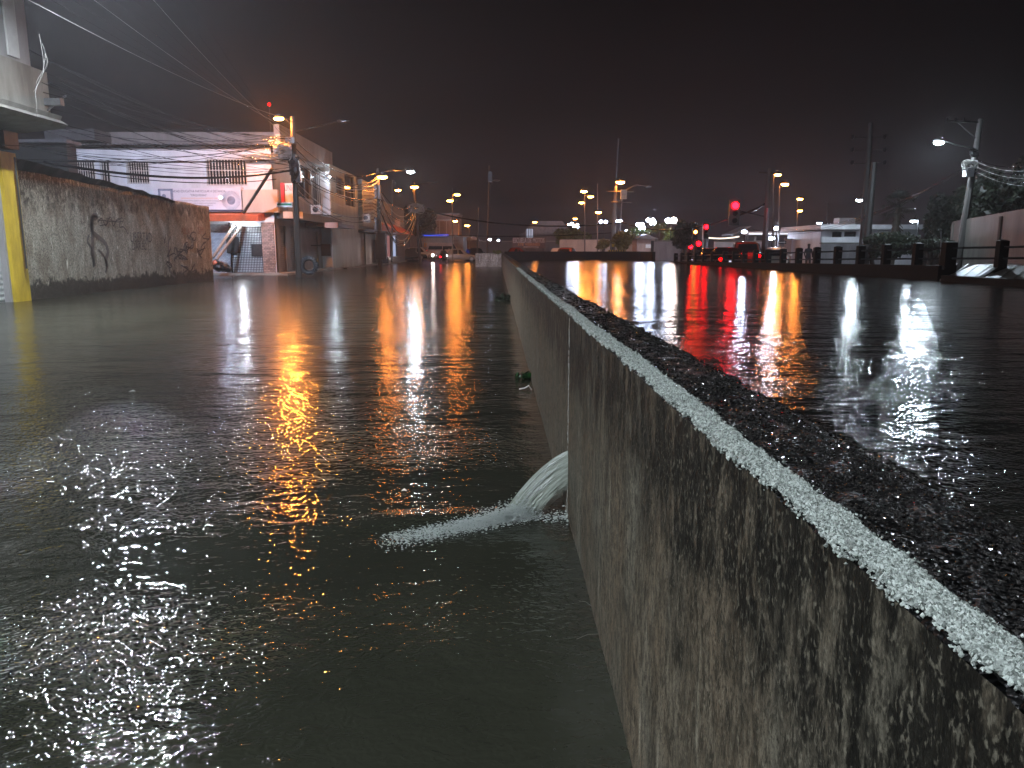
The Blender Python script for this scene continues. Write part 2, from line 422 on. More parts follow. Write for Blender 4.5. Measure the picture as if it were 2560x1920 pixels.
M['top'] = gritmat('wet_gritty_coping', (.003,.003,.003), (.012,.0115,.011), 90, .38, .02)
M['top'].node_tree.nodes['Principled BSDF'].inputs['Specular IOR Level'].default_value = .16
def islandmat(name, c0, c1, rough):
    m, t, b = newmat(name)
    g = N(t, 'ShaderNodeNewGeometry'); r = N(t, 'ShaderNodeValToRGB')
    r.color_ramp.elements[0].color = c0 + (1,); r.color_ramp.elements[1].color = c1 + (1,)
    lk(t, g.outputs['Random Per Island'], r.inputs[0]); lk(t, r.outputs[0], b.inputs['Base Color'])
    b.inputs['Roughness'].default_value = rough
    return m
M['pebble'] = islandmat('pale_wet_chippings', (.06,.07,.06), (.38,.42,.38), .5)

def text(name, s, mat, width, height, o, u, n, parent, depth=.01, align='c', shear=0):
    """flat lettering as mesh; o = centre, u = reading direction, n = outward normal"""
    cu = bpy.data.curves.new(name, 'FONT'); cu.body = s; cu.extrude = 0; cu.align_x = 'CENTER'; cu.align_y = 'CENTER'
    cu.resolution_u = 3; cu.shear = shear
    ob = bpy.data.objects.new(name, cu); col.objects.link(ob)
    bpy.context.view_layer.update()
    me = bpy.data.meshes.new_from_object(ob.evaluated_get(bpy.context.evaluated_depsgraph_get()))
    bpy.data.objects.remove(ob); bpy.data.curves.remove(cu)
    vs = np.empty(len(me.vertices)*3); me.vertices.foreach_get('co', vs); vs = vs.reshape(-1, 3)
    lo = vs.min(0); hi = vs.max(0); ce = (lo+hi)/2; sz = hi-lo
    u = Vector(u).normalized(); n = Vector(n).normalized(); w = Vector((0,0,1)); o = Vector(o)
    out = []
    for q in vs:
        a = (q[0]-ce[0])/sz[0]*width; b_ = (q[1]-ce[1])/sz[1]*height
        out += list(o + u*a + w*b_ + n*depth)
    me.vertices.foreach_set('co', out); me.materials.clear(); me.materials.append(mat); me.name = name; me.update()
    ob = bpy.data.objects.new(name, me); col.objects.link(ob)
    if parent is not None: ob.parent = parent; ob.matrix_parent_inverse = Matrix.Translation(-world_loc(parent))
    return ob

# ------------------------------------------------------------------ setting: water and ground
WX0, WK = .424, -.01985                     # street face of the flood wall: X = WX0 + WK*Y
def wx(Y): return WX0 + WK*Y
THK = .26
def canal_x(Y): return 14.55 - .045*Y       # far bank of the canal at water level
def sheet(name, pts, z, mat, n=1):
    mb = MB(); mb.add([(x, y, z) for x, y in pts], [tuple(range(len(pts)))])
    return tag(mb.build(name, mat), kind='structure')
sheet('street_water', [(-70,-12), (wx(-12)+.05,-12), (wx(69.4)+.05,69.4), (-3.2,69.6), (-3.2,90), (-60,90)], 0, M['street'])
sheet('canal_water', [(wx(-12)+.2,-12), (16,-12), (16,40), (canal_x(70.2)+.6,70.2), (wx(70.2)+.2,70.2)], .6, M['canal'])
gr = MB()
xs = [-900,-300,-120,-60,-30,-15,-4,-2.9,-2.3,-1.3,2,6,11.4,13,15.2,15.5,25,45,90,250,900]
ys = [-60,-12,0,20,40,60,69.9,70.9,78,86,92,100,115,140,200,350,700,1500]
def gz(x, y):
    if x > 15.4: return .25
    if y < 69.95: return -.8
    if x > -2.95: return .25
    if y < 80: return -.35
    if y < 90: return -.06
    if y < 116: return -.06 + (y-90)*.36/26
    return .3
for y in ys:
    for x in xs: gr.v.append((x, y, gz(x, y)))
nx = len(xs)
for j in range(len(ys)-1):
    for i in range(nx-1): gr.f.append((j*nx+i, j*nx+i+1, (j+1)*nx+i+1, (j+1)*nx+i))
tag(gr.build('ground', M['soil']), kind='structure')
rd = MB(); rd.quad((-30,116,.306),(40,116,.306),(60,420,.306),(-40,420,.306)); rd.quad((-30,92,-.026),(-3,92,-.026),(-3,115.9,.305),(-30,115.9,.305))
rd.quad((-2.8,71.5,.256),(15,71.5,.256),(30,115.9,.256),(-2.8,115.9,.256)); rd.quad((16.2,-10,.256),(24,-10,.256),(24,71.4,.256),(15.6,71.4,.256))
tag(rd.build('road', M['asphalt']), kind='structure')

# ------------------------------------------------------------------ flood wall in the foreground
fw = thing('flood_wall', 'long mould stained concrete flood wall with pale gritty strip along its top', 'flood wall', (0,0,0))
def ztop(Y): return 1.245 - .0035*max(0, min(Y, 13))
JOINTS = [-3, 4.42, 13.2, 22, 31, 40, 49, 58, 69.6]
def wall_panel(y0, y1, near):
    ny = max(2, int((y1-y0)/(.035 if near else .25))); nzv = 40 if near else 8
    mb = MB(); g = .006; y0 += g; y1 -= g
    rr = random.Random(int(y0*7))
    for j in range(ny+1):
        Y = y0 + (y1-y0)*j/ny; T = ztop(Y)
        w = .006*math.sin(Y*2.1) + .004*math.sin(Y*5.3+1)
        chip = (rr.random()**5)*.008
        for i in range(nzv+1):
            z = -.8 + (T - .012 - chip + .8)*i/nzv
            mb.v.append((wx(Y) + w*.4 + (rr.uniform(-.0015,.0015) if near else 0), Y, z))
        ntop = 8 if near else 3
        for i in range(ntop+1):
            s = i/ntop
            mb.v.append((wx(Y) + .012 + (THK-.024)*s, Y, T + (rr.uniform(-.004,.004) if near else 0) - .006*abs(2*s-1)**3))
        mb.v.append((wx(Y)+THK, Y, T-.014)); mb.v.append((wx(Y)+THK, Y, -.8))
    rw = len(mb.v)//(ny+1)
    sidef, topf = [], []
    for j in range(ny):
        for i in range(rw-1):
            q = (j*rw+i, j*rw+i+1, (j+1)*rw+i+1, (j+1)*rw+i)
            (topf if nzv <= i < rw-2 else sidef).append(q)
    sidef += [tuple(range(rw)), tuple(ny*rw+k for k in range(rw))[::-1]]
    mb.f = sidef + topf
    me_o = mb.build('wall_panel', M['wall'], fw)
    me = me_o.data; me.materials.append(M['top'])
    for k in range(len(sidef), len(mb.f)): me.polygons[k].material_index = 1
    return me_o
for a, b in zip(JOINTS[:-1], JOINTS[1:]): wall_panel(a, b, a < 10)
jb = MB()
for J in JOINTS[1:-1]:
    jb.box(wx(J)+.02, wx(J)+THK-.02, J-.0055, J+.0055, -.7, ztop(J)-.02)
jb.build('joint_filler', M['concd'], fw)
# crumbling beads of mortar down the first joint
jm = MB(); rr = random.Random(3)
for k in range(260):
    z = rr.uniform(.02, 1.2)
    jm.ell((wx(4.42) - .001, 4.42 + rr.uniform(-.012,.010), z), rr.uniform(.002,.006), rr.uniform(.003,.007), rr.uniform(.004,.012), 5, 3, jit=.2)
tag(jm.build('joint_crust', M['conc'], fw), 'crumbling pale crust along the joint')
# return of the wall at the far corner, turning left
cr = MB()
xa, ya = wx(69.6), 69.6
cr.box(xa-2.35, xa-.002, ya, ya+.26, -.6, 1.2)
cr.build('end_wall', M['headlit'], fw)
# pale strip of rough chippings along the street edge of the coping
def strip():
    r = np.random.RandomState(5)
    base = np.array([(1,0,0),(-1,0,0),(0,1,0),(0,-1,0),(0,0,1),(0,0,-1)], float)
    tri = np.array([(0,2,4),(2,1,4),(1,3,4),(3,0,4),(2,0,5),(1,2,5),(3,1,5),(0,3,5)])
    V = []; F = []; n = 0
    def lohi(y):
        a = -.003 + .002*math.sin(y*3.1) + .002*math.sin(y*11.7+1) + .0025*math.sin(y*47)
        b = .062 + .006*math.sin(y*2.3+2) + .003*math.sin(y*7.9) + .003*math.sin(y*39)
        if y > 5.0: b -= .012
        return a, b
    for (ya_, yb_, size, cnt) in ((.30,1.2,.0026,17000),(1.2,2.4,.0032,14000),(2.4,4.40,.0042,12000),(4.44,7.0,.0058,9000),(7.0,11.5,.009,6000),(11.5,16,.013,2600)):
        for _ in range(cnt):
            y = r.uniform(ya_, yb_); a, b = lohi(y); s = r.beta(1.6,1.6)
            if y > 9 and math.sin(y*4.3) > .75: continue
            x = wx(y) + a + (b-a)*s
            if r.rand() < .03: x += abs(r.normal(0, .010))
            pile = .004*math.sin(math.pi*min(1,max(0,s)))*r.rand()
            sz = size*r.uniform(.55,1.35)
            z = ztop(y) + pile - .009*max(0, min(1, (wx(y)+.004-x)/.005))
            if x < wx(y)-.003: x = wx(y)-.001; z -= r.uniform(0, .01)
            q = base*sz*r.uniform(.6,1.3,3); ang = r.uniform(0,6.28); ca, sa = math.cos(ang), math.sin(ang)
            q = q @ np.array([(ca,sa,0),(-sa,ca,0),(0,0,1)]).T
            ang = r.uniform(-.8,.8); ca, sa = math.cos(ang), math.sin(ang)
            q = q @ np.array([(1,0,0),(0,ca,sa),(0,-sa,ca)]).T
            V.append(q + (x, y, z)); F.append(tri + n); n += 6
    # bed of mortar under the chippings
    V = np.concatenate(V); F = np.concatenate(F)
    me = bpy.data.meshes.new('chipping_strip')
    me.from_pydata(V.tolist(), [], F.tolist()); me.materials.append(M['pebble']); me.update()
    o = bpy.data.objects.new('chipping_strip', me); col.objects.link(o); o.parent = fw
    tag(o, 'pale greenish strip of wet chippings', kind='stuff')
    mb = MB(); ysn = [ .2 + .03*k for k in range(int(14.6/.03))]
    for y in ysn:
        a, b = lohi(y)
        mb.v += [(wx(y)+a+.006, y, ztop(y)-.004), (wx(y)+a+.012, y, ztop(y)+.001), (wx(y)+(a+b)/2, y, ztop(y)+.002), (wx(y)+b-.012, y, ztop(y)+.001), (wx(y)+b-.006, y, ztop(y)-.008)]
    for j in range(len(ysn)-1):
        for i in range(4): mb.f.append((j*5+i, j*5+i+1, (j+1)*5+i+1, (j+1)*5+i))
    mb.build('mortar_bed', gritmat('pale_mortar', (.05,.06,.05), (.20,.23,.20), 260, .35, .004), fw)
strip()
def grit():
    r = np.random.RandomState(11)
    base = np.array([(1,0,0),(-1,0,0),(0,1,0),(0,-1,0),(0,0,1),(0,0,-1)], float)
    tri = np.array([(0,2,4),(2,1,4),(1,3,4),(3,0,4),(2,0,5),(1,2,5),(3,1,5),(0,3,5)])
    V = []; F = []; n = 0
    for (y0, y1, sz, cnt) in ((.3,1.3,.0026,9000),(1.3,2.6,.0036,7000),(2.6,4.4,.005,5000),(4.44,15,.0055,6000)):
        for _ in range(cnt):
            y = r.uniform(y0, y1); x = wx(y) + r.uniform(.055, THK-.008)
            if math.sin(x*60+y*9)*math.sin(y*23+x*31) < r.uniform(-1.2,.6): continue
            if y > 4.44 and r.rand() < (y-4.44)/11: continue
            s_ = sz*r.uniform(.5,1.3)*np.array([r.uniform(.7,1.4), r.uniform(.7,1.4), r.uniform(.3,.8)])
            a = r.uniform(0,6.28); q = (base*s_) @ np.array([(math.cos(a),math.sin(a),0),(-math.sin(a),math.cos(a),0),(0,0,1)])
            b_ = r.uniform(-.9,.9); q = q @ np.array([(1,0,0),(0,math.cos(b_),math.sin(b_)),(0,-math.sin(b_),math.cos(b_))])
            V.append(q + (x, y, ztop(y)+.001)); F.append(tri+n); n += 6
    me = bpy.data.meshes.new('coping_grit'); me.from_pydata(np.concatenate(V).tolist(), [], np.concatenate(F).tolist())
    m_ = islandmat('wet_black_grit', (.003,.003,.003), (.028,.026,.024), .16); me.materials.append(m_); me.update()
    o = bpy.data.objects.new('coping_grit', me); col.objects.link(o); o.parent = fw; tag(o, 'wet black grit on the coping', kind='stuff')
grit()

# weed clump and scraps at the foot of the wall
def weed(x, y, z, r_, n, label, mat=None, name='weed_clump', cat='weed'):
    mb = MB()
    for _ in range(n):
        a = rnd.uniform(0, 6.28); d = rnd.uniform(0, r_); l = rnd.uniform(.4, 1)*r_
        c = Vector((x - abs(math.cos(a))*d*1.6, y + math.sin(a)*d, z + rnd.uniform(.005, r_*.5)))
        u = Vector((rnd.uniform(-1,1), rnd.uniform(-1,1), rnd.uniform(0,.8))).normalized()*l*.5; w = u.cross(Vector((rnd.random(), .3, 1))).normalized()*l*.22
        mb.add([c-u, c+w, c+u, c-w], [(0,1,2,3)])
    return tag(mb.build(name, mat or M['weed']), label, cat)
weed(wx(9.4)-.01, 9.4, 0, .13, 60, 'bright green weed sprouting from the waterline of the flood wall')
weed(wx(24)-.02, 24, 0, .30, 70, 'dark clump of weeds and litter at the foot of the distant flood wall', M['leafd'])
weed(wx(66)-.1, 66, 1.2, .45, 90, 'leafy green plant lying over the far corner of the flood wall', M['leafg'], 'leafy_plant', 'plant')
tw = MB()
for dx, dy, y0_ in ((-.10,-.05,2.95),(-.055,.045,3.2)):
    p0 = Vector((wx(y0_), y0_, .012)); tw.tube([p0, p0+Vector((dx*.5, dy*.5, .012)), p0+Vector((dx, dy, .004))], .0006, 4)
tag(tw.build('dry_grass', M['conc']), 'thin dry grass stalks trailing from the near wall foot', 'grass stalks')
fl = MB(); c0 = Vector((wx(8.6)-.03, 8.55, .012))
fl.tube([c0, c0+Vector((-.03,-.03,.05)), c0+Vector((-.08,.0,.02)), c0+Vector((-.14,.02,.004))], .008, 5)
tag(fl.build('plastic_scrap', M['plastic']), 'small bent white scrap floating beside the green weed', 'litter')
for px_, py_, sz in ((944,830,.05),(1010,1230,.02),(330,980,.04)):
    p = at(px_, py_, 1); d = p - EYE; p = EYE + d*(1.6/-d.z); sb_ = MB()
    sb_.add([p+Vector((-sz,0,.006)), p+Vector((0,-sz*.5,.016)), p+Vector((sz,.2*sz,.006)), p+Vector((.1*sz,sz*.6,.022))], [(0,1,2,3)])
    tag(sb_.build('litter', M['plastic']), {944:'white scrap floating in the middle of the flooded street',1010:'tiny pale scrap floating beyond the near glints, below the jet splash',330:'pale scrap floating among the white glints at left'}[px_], 'litter')
wr = MB(); c0 = Vector((wx(6.6)+THK*.8, 6.6, ztop(6.6)))
wr.tube([c0+Vector((.03*math.cos(t)*1.6, .05*math.sin(t), .03+.03*math.sin(t*1.0))) for t in [k*.55 for k in range(11)]], .004, 5)
tag(wr.build('wire_loop', M['metal']), 'small bent wire loop sticking up from the canal edge of the coping', 'wire loop')

# ------------------------------------------------------------------ jet of water through the joint
jet = thing('water_jet', 'whitish jet of water gushing from the flood wall joint into the street', 'water jet', (0,0,0))
m, t, b = newmat('turbid_falling_water'); M['jet'] = m
co = N(t, 'ShaderNodeTexCoord')
b.inputs['Base Color'].default_value = (.33,.36,.31,1); b.inputs['Roughness'].default_value = .22
b.inputs['Transmission Weight'].default_value = .0; b.inputs['IOR'].default_value = 1.33
ja = N(t, 'ShaderNodeAttribute', attribute_name='flow'); jm_ = N(t, 'ShaderNodeMapping'); jm_.inputs['Scale'].default_value = (2.6, 13, 1)
lk(t, ja.outputs['Vector'], jm_.inputs[0])
jn = N(t, 'ShaderNodeTexNoise'); jn.inputs['Scale'].default_value = 1; jn.inputs['Detail'].default_value = 6; jn.inputs['Roughness'].default_value = .6; lk(t, jm_.outputs[0], jn.inputs['Vector'])
js = N(t, 'ShaderNodeSeparateXYZ'); lk(t, ja.outputs['Vector'], js.inputs[0])
# thinner towards the lower edge and where it breaks up
j1 = N(t, 'ShaderNodeMapRange'); j1.inputs['From Min'].default_value = 0; j1.inputs['From Max'].default_value = .45; j1.inputs['To Min'].default_value = -.32; j1.inputs['To Max'].default_value = .42; lk(t, js.outputs[1], j1.inputs[0])
j2 = N(t, 'ShaderNodeMath', operation='ADD'); lk(t, jn.outputs[0], j2.inputs[0]); lk(t, j1.outputs[0], j2.inputs[1])
j3 = N(t, 'ShaderNodeMapRange'); j3.inputs['From Min'].default_value = .30; j3.inputs['From Max'].default_value = .62; j3.inputs['To Min'].default_value = .05; j3.inputs['To Max'].default_value = 1; lk(t, j2.outputs[0], j3.inputs[0])
lk(t, j3.outputs[0], b.inputs['Alpha'])
jr = N(t, 'ShaderNodeValToRGB'); jr.color_ramp.elements[0].position = .35; jr.color_ramp.elements[1].position = .7
jr.color_ramp.elements[0].color = (.20,.22,.18,1); jr.color_ramp.elements[1].color = (.38,.42,.37,1); lk(t, jn.outputs[0], jr.inputs[0]); lk(t, jr.outputs[0], b.inputs['Base Color'])
jb_ = N(t, 'ShaderNodeBump'); jb_.inputs['Strength'].default_value = .4; jb_.inputs['Distance'].default_value = .01; lk(t, jn.outputs[0], jb_.inputs['Height']); lk(t, jb_.outputs[0], b.inputs['Normal'])
def jet_pt(s, v, w):               # s along the flow 0..1, v = height in the slit 0..1, w thickness
    z0 = .15 + .26*v; vz = .85; Tl = (-vz + math.sqrt(vz*vz + 19.6*z0))/9.8; T = s*Tl*1.03
    x = wx(4.42) - 1.85*T*(1-.16*(1-v)); z = z0 - vz*T - 4.9*T*T
    y = 4.42 - .16*T*(1-v)*2 + .05*T
    return Vector((x, y - w, max(z, -.01)))
mb = MB(); ns, nv = 46, 60
rr = random.Random(9); fil = [rr.uniform(-1,1) for _ in range(nv+1)]
for side in (0, 1):
    for i in range(ns+1):
        for j in range(nv+1):
            s = i/ns; v = j/nv
            bump = .007*fil[j]*s + .004*math.sin(v*60+s*7)*s + .003*math.sin(s*38+v*9+fil[j]*2)*s
            wth = (.018+.02*s)*math.sqrt(max(0, 1-(2*v-1)**2))
            mb.v.append(jet_pt(s, v, (wth if side else -wth) + bump))
off = (ns+1)*(nv+1)
for i in range(ns):
    for j in range(nv):
        a = i*(nv+1)+j
        mb.f.append((a, a+1, a+nv+2, a+nv+1)); a += off; mb.f.append((a, a+nv+1, a+nv+2, a+1))
jo = mb.build('water_sheet', M['jet'], jet, smooth=True)
at_ = jo.data.attributes.new('flow', 'FLOAT_VECTOR', 'POINT')
at_.data.foreach_set('vector', [q for side in (0,1) for i in range(ns+1) for j in range(nv+1) for q in (i/ns, j/nv, 0.0)])
# streaks along the sheet
sk = MB()
for k in range(16):
    v = rr.uniform(.3,1.0)**.5; s0 = rr.uniform(0,.5); s1 = min(1.0, s0+rr.uniform(.2,.6))
    pts = [jet_pt(s0+(s1-s0)*q/7, v, .03+.018*(s0+(s1-s0)*q/7)+rr.uniform(-.003,.004)) for q in range(8)]
    sk.tube(pts, [.0004+.0010*math.sin(math.pi*q/7) for q in range(8)], 4)
sk.build('water_streaks', M['foam'], jet, smooth=True)
fm = MB()
m2, t2, b2 = newmat('broken_water'); M['spl'] = m2
b2.inputs['Base Color'].default_value = (.42,.46,.43,1); b2.inputs['Roughness'].default_value = .08; b2.inputs['IOR'].default_value = 1.33
for k in range(15000):
    q = rr.random()**1.25
    x = wx(4.42) - .24 - .78*q + rr.gauss(0,.04); y = 4.36 + .02 - .34*q + rr.gauss(0, .035+.045*q)
    hgt = max(0, (1-q)**1.6*.06)
    z = abs(rr.gauss(0, 1))*hgt*.8 + .001
    s = rr.uniform(.0012,.0048)*(1-.3*q)
    if rr.random() < q*.75: continue
    fm.ell((x, y, z), s*rr.uniform(.8,2.6), s*rr.uniform(.7,1.6), s*rr.uniform(.3,.8), 5, 3, jit=.3)
for k in range(260):                # froth between the jet and the wall
    x = wx(4.42) - rr.random()**1.5*.26; y = 4.36 + rr.gauss(0,.045); s = rr.uniform(.0015,.006)
    fm.ell((x, y, abs(rr.gauss(0,.018))), s*1.4, s, s*.6, 5, 3, jit=.3)
for k in range(60):
    x = wx(4.42) - rr.uniform(.5,1.3); y = 4.4 + rr.gauss(0,.16); s = rr.uniform(.0015,.004)
    fm.ell((x, y, rr.uniform(.0,.14)*rr.random()), s, s, s, 5, 3)
tag(fm.build('splash_foam', M['spl'], jet), 'churning froth where the jet lands', kind='stuff')
# low wave raised by the jet
wv = MB()
for i in range(41):
    for j in range(17):
        x = wx(4.4) - 1.35 + 1.3*i/40; y = 4.12 + .55*j/16
        d = math.exp(-((y-4.42-.1*(x))/.12)**2); e_ = math.sin(math.pi*i/40)
        wv.v.append((x, y, .001 + .022*d*e_ + .004*math.sin(x*60+y*20)*e_*d))
for i in range(40):
    for j in range(16): a = i*17+j; wv.f.append((a, a+17, a+18, a+1))
wv.build('raised_wave', M['street'], jet, smooth=True)

# ------------------------------------------------------------------ lamps
LAMPM = {}
def lampmat(kind, s):
    c = dict(o=(1,.30,.045), w=(.82,.90,1), r=(1,.001,.003), c=(.74,.88,1.0), h=(1,.82,.75), b=(.03,.10,1), v=(.62,.73,1))[kind]
    k = (kind, s)
    if k not in LAMPM: LAMPM[k] = em('glow_%s_%d' % (dict(o='sodium',w='cool_white',r='red',c='led_white',h='warm_headlight',b='blue',v='violet_white')[kind], len(LAMPM)), c, s)
    return LAMPM[k]
def head(parent, p, kind, I, size=.25, dirx=0, housing='cobra', name='lamp_head'):
    if kind == 'o' and p[1] > 50: size *= 1.3
    """lamp head at p (lens centre). I = radiant intensity; lens is a flattened ellipsoid under the housing"""
    p = Vector(p)
    hb = MB()
    if housing == 'cobra':
        hb.ell(p + Vector((0,0,size*.42)), size*1.25, size*.62, size*.38, 8, 4)
        hb.box(p.x-size*.25, p.x+size*.25, p.y-size*.3, p.y+size*.3, p.z+size*.5, p.z+size*.95)
    elif housing == 'flood':
        hb.box(p.x-size*.8, p.x+size*.8, p.y+size*.42, p.y+size*.8, p.z-size*.5, p.z+size*.6)
        hb.tube([p+Vector((0,size*.6,size*.6)), p+Vector((0,size*.6,size*1.2))], size*.1, 5)
    else:
        hb.ell(p - Vector((0,0,size*1.15)), size*.5, size*.5, size*.25, 7, 3)
    h = hb.build(name, M['dmetal'], parent)
    lb = MB()
    if housing == 'flood': lb.ell(p, size*.7, size*.3, size*.42, 8, 4); A = math.pi*size*size*.7*.42
    elif housing == 'cobra': lb.ell(p, size*.95, size*.5, size*.34, 8, 4); A = math.pi*size*size*.95*.34
    else: lb.ell(p, size, size, size, 8, 6); A = math.pi*size*size
    tag(lb.build('lens', lampmat(kind, round(I/A, 1)), h, smooth=True), 'glowing lens')
    return h
def pole(parent, x0, y0, x1, y1, Y, zb, r0, r1, mat, name='pole', n=8):
    a = at(x0, y0, Y); b_ = at(x1, y1, Y)       # top, bottom (pixels); bottom pushed down to zb
    d = (b_ - a); k = (zb - a.z)/d.z; b2_ = a + d*k
    mb = MB(); mb.tube([b2_, a], [r0, r1], n); mb.build(name, mat, parent)
    return a, b2_
def arm(parent, pts, r=.04, mat=None, name='arm'):
    mb = MB(); mb.tube(pts, r, 6); return mb.build(name, mat or M['dmetal'], parent)
LK = 1.0
def lamp_post(label, hx, hy, Y, bx, kind, I, size=.22, by=None, group=None, zb=.2, mat=None, hous='cobra', top=None, r=.09, heads=(), name='street_lamp'):
    p = at(hx, hy, Y); ty = top if top is not None else hy-4
    foot = at(bx, 630, Y); foot.z = zb
    o = thing(name, label, 'street lamp', foot, group)
    tp = at(bx, ty, Y) if abs(hx-bx) < 4 else at(bx + (0 if top is None else 0), ty, Y)
    mb = MB(); mb.tube([foot, tp], [r, r*.55], 7); mb.build('pole', mat or M['cpole'], o)
    if abs(hx-bx) > 3:
        arm(o, [tp, (tp + p)/2 + Vector((0,0,.35)), p + Vector((0,0,size*.6))], r*.4)
    head(o, p, kind, I*LK, size, housing=hous)
    for (ax, ay, kk, II, ss) in heads:
        q = at(ax, ay, Y)
        if abs(ax-bx) > 3: 
            t2_ = Vector((foot.x + (tp.x-foot.x)*min(1,(q.z-foot.z)/(tp.z-foot.z)), Y, q.z+.1))
            arm(o, [t2_, q + Vector((0,0,ss*.6))], r*.4)
        head(o, q, kk, II*LK, ss, housing=hous)
    return o

# the strong street light just outside the top left of the picture
def cutoff_head(parent, p, kind, I, size):
    """full cut-off luminaire: flat lens recessed in a shallow housing, light goes down only"""
    p = Vector(p); hb = MB(); w_, d_ = size*1.3, size*.75
    hb.box(p.x-w_, p.x+w_, p.y-d_, p.y+d_, p.z+.03, p.z+.16)
    for q in ((-w_,-w_+.03,-d_,d_),(w_-.03,w_,-d_,d_),(-w_+.031,w_-.031,-d_,-d_+.03),(-w_+.031,w_-.031,d_-.03,d_)): hb.box(p.x+q[0],p.x+q[1],p.y+q[2],p.y+q[3],p.z-.05,p.z+.029)
    h = hb.build('lamp_head', M['dmetal'], parent); lb = MB(); lb.box(p.x-w_+.05,p.x+w_-.05,p.y-d_+.05,p.y+d_-.05,p.z,p.z+.025)
    tag(lb.build('lens', lampmat(kind, round(I/(4*(w_-.05)*(d_-.05)),1)), h), 'glowing lens')
L0 = Vector((-9.6, 17.5, 9.6))
o = thing('street_lamp', 'cool white street light on the tall pole beside the shop with the yellow column', 'street lamp', (-14.3, 17.5, 0))
mb = MB(); mb.tube([(-14.3,17.5,-.7), (-14.3,17.5,10.2)], [.16,.11], 8); mb.build('pole', M['cpole'], o)
arm(o, [(-14.3,17.5,9.9), (-12.4,17.5,10.3), L0+Vector((-.3,0,.16))], .045)
cutoff_head(o, L0, 'w', 1300, .20)
# the street light behind the photographer, on the flooded side
o = thing('street_lamp', 'cool white street light standing behind the camera on the flooded side of the wall', 'street lamp', (-9.2, -6.0, 0))
mb = MB(); mb.tube([(-9.2,-6.0,-.7), (-9.2,-6.0,8.4)], [.16,.11], 8); mb.build('pole', M['cpole'], o)
arm(o, [(-9.2,-6.0,8.2), (-7.4,-6.0,8.6), (-6.3,-6.0,8.5)], .045)
cutoff_head(o, (-6.0,-6.0,8.3), 'w', 1500, .28)
exec_lamps = True

OR = 'sodium street lights beyond the flood'
WH = 'white lamps around the far square'
# --- centre left
LK = .28
lamp_post('orange sodium lamp high over the end of the shuttered shops, its pole hidden behind roofs', 995, 476, 86, 980, 'o', 90, .26, group=OR, top=449)
lamp_post('taller double orange lamp left of the thin black mast', 1125, 502, 92, 1131, 'o', 150, .30, group=OR, top=470, heads=((1143,487,'o',130,.28),))
lamp_post('low orange lamp below the double one, in front of the white roof frame', 1138, 553, 120, 1133, 'o', 90, .30, group=OR)
lamp_post('orange lamp to the right of the food shop roof, last before the masts', 1168, 564, 128, 1173, 'o', 110, .34, group=OR)
# --- centre
lamp_post('tall orange lamp trio on a dark post over the green lit trees', 1460, 479, 84, 1462, 'o', 150, .28, group=OR, heads=((1476.6,492,'o',100,.24),(1454,507,'o',90,.22)), top=485)
lamp_post('small orange lamp low above the trees left of the trio', 1438, 547, 120, 1441, 'o', 60, .26, group=OR)
lamp_post('small orange lamp over the pitched dark roof', 1337, 555.6, 120, 1341, 'o', 55, .28, group=OR)
o = lamp_post('orange lamp halfway up a slim pale pole between the trio and the tall crossarm pole', 1496, 531, 90, 1494, 'o', 110, .26, group=OR, top=459)
# --- right
lamp_post('orange lamp reaching right from the tall dark signal pole', 1944.6, 437, 58, 1934, 'o', 60, .20, group=OR, top=434)
lamp_post('orange lamp on a brightly lit slanting pole right of the signal pole', 1962, 461, 66, 1948, 'o', 200, .26, group=OR, top=466)
lamp_post('two small orange lamps one above the other on a pink lit pole', 2000, 497.6, 78, 1993, 'o', 90, .24, group=OR, top=500, heads=((1999,527,'o',70,.22),))
# --- white lights, each its own post
def wl(label, x, y, Y, I, s, bx=None, hous='globe', heads=(), kind='v'):
    return lamp_post(label, x, y, Y, bx if bx else x, kind, I*.42, s, group=WH, hous=hous, mat=M['dmetal'], r=.07, heads=heads)
wl('left white flood lamp low beside the thin masts', 1224, 599, 135, 120, .30, hous='flood')
wl('right white flood lamp low beside the thin masts', 1246, 601, 135, 100, .30, hous='flood')
wl('cluster of white globe lamps over the green lit tree', 1430, 560, 110, 60, .22, 1444, heads=((1443,564.5,'v',90,.24),(1423,562,'v',40,.18),(1435,565,'v',40,.18)))
wl('pair of white globe lamps left of the tall crossarm pole', 1502, 554, 120, 60, .24, 1508, heads=((1514,555,'v',60,.24),))
wl('pair of small white lamps just right of the tall crossarm pole', 1541, 553, 125, 40, .2, 1546, heads=((1551,553,'v',70,.26),))
wl('four white globe lamps massed behind the low tree canopy', 1595, 561.5, 88, 70, .22, 1601, heads=((1605,561.5,'v',80,.22),(1601,568.5,'v',60,.2),(1610,570,'v',40,.18)))
wl('four white globe lamps on the taller post right of the massed ones', 1620, 550, 86, 60, .2, 1629, heads=((1632,550,'v',60,.2),(1628,558,'v',45,.18),(1637.5,558,'v',60,.2)))
wl('pair of large white lamps in front of the dark round tree', 1670, 551.6, 74, 160, .24, 1677, heads=((1684.5,551,'h',150,.28),))
wl('tiny white lamp low over the hedge left of the globe lamps', 1566.6, 578, 110, 35, .22)
wl('white flood lamp on a thin post over the pale hoarding', 1861.5, 579.7, 72, 380, .32, hous='flood')
wl('white flood lamp behind the signal pole under the lit slanting lamp', 1942, 571, 68, 380, .32, hous='flood')
wl('white flood lamp hanging below the canopy right of the signal pole', 1930, 596, 66, 420, .32, hous='flood')
wl('white flood lamp above the person at the railing', 2020, 596, 60, 400, .30, hous='flood')
wl('small white lamp over the flat roofed white house', 2048, 558, 66, 60, .22, hous='cobra')
wl('white lamp left of the two tall dark poles', 2148.4, 501, 52, 330, .22, 2160, hous='cobra', kind='c')
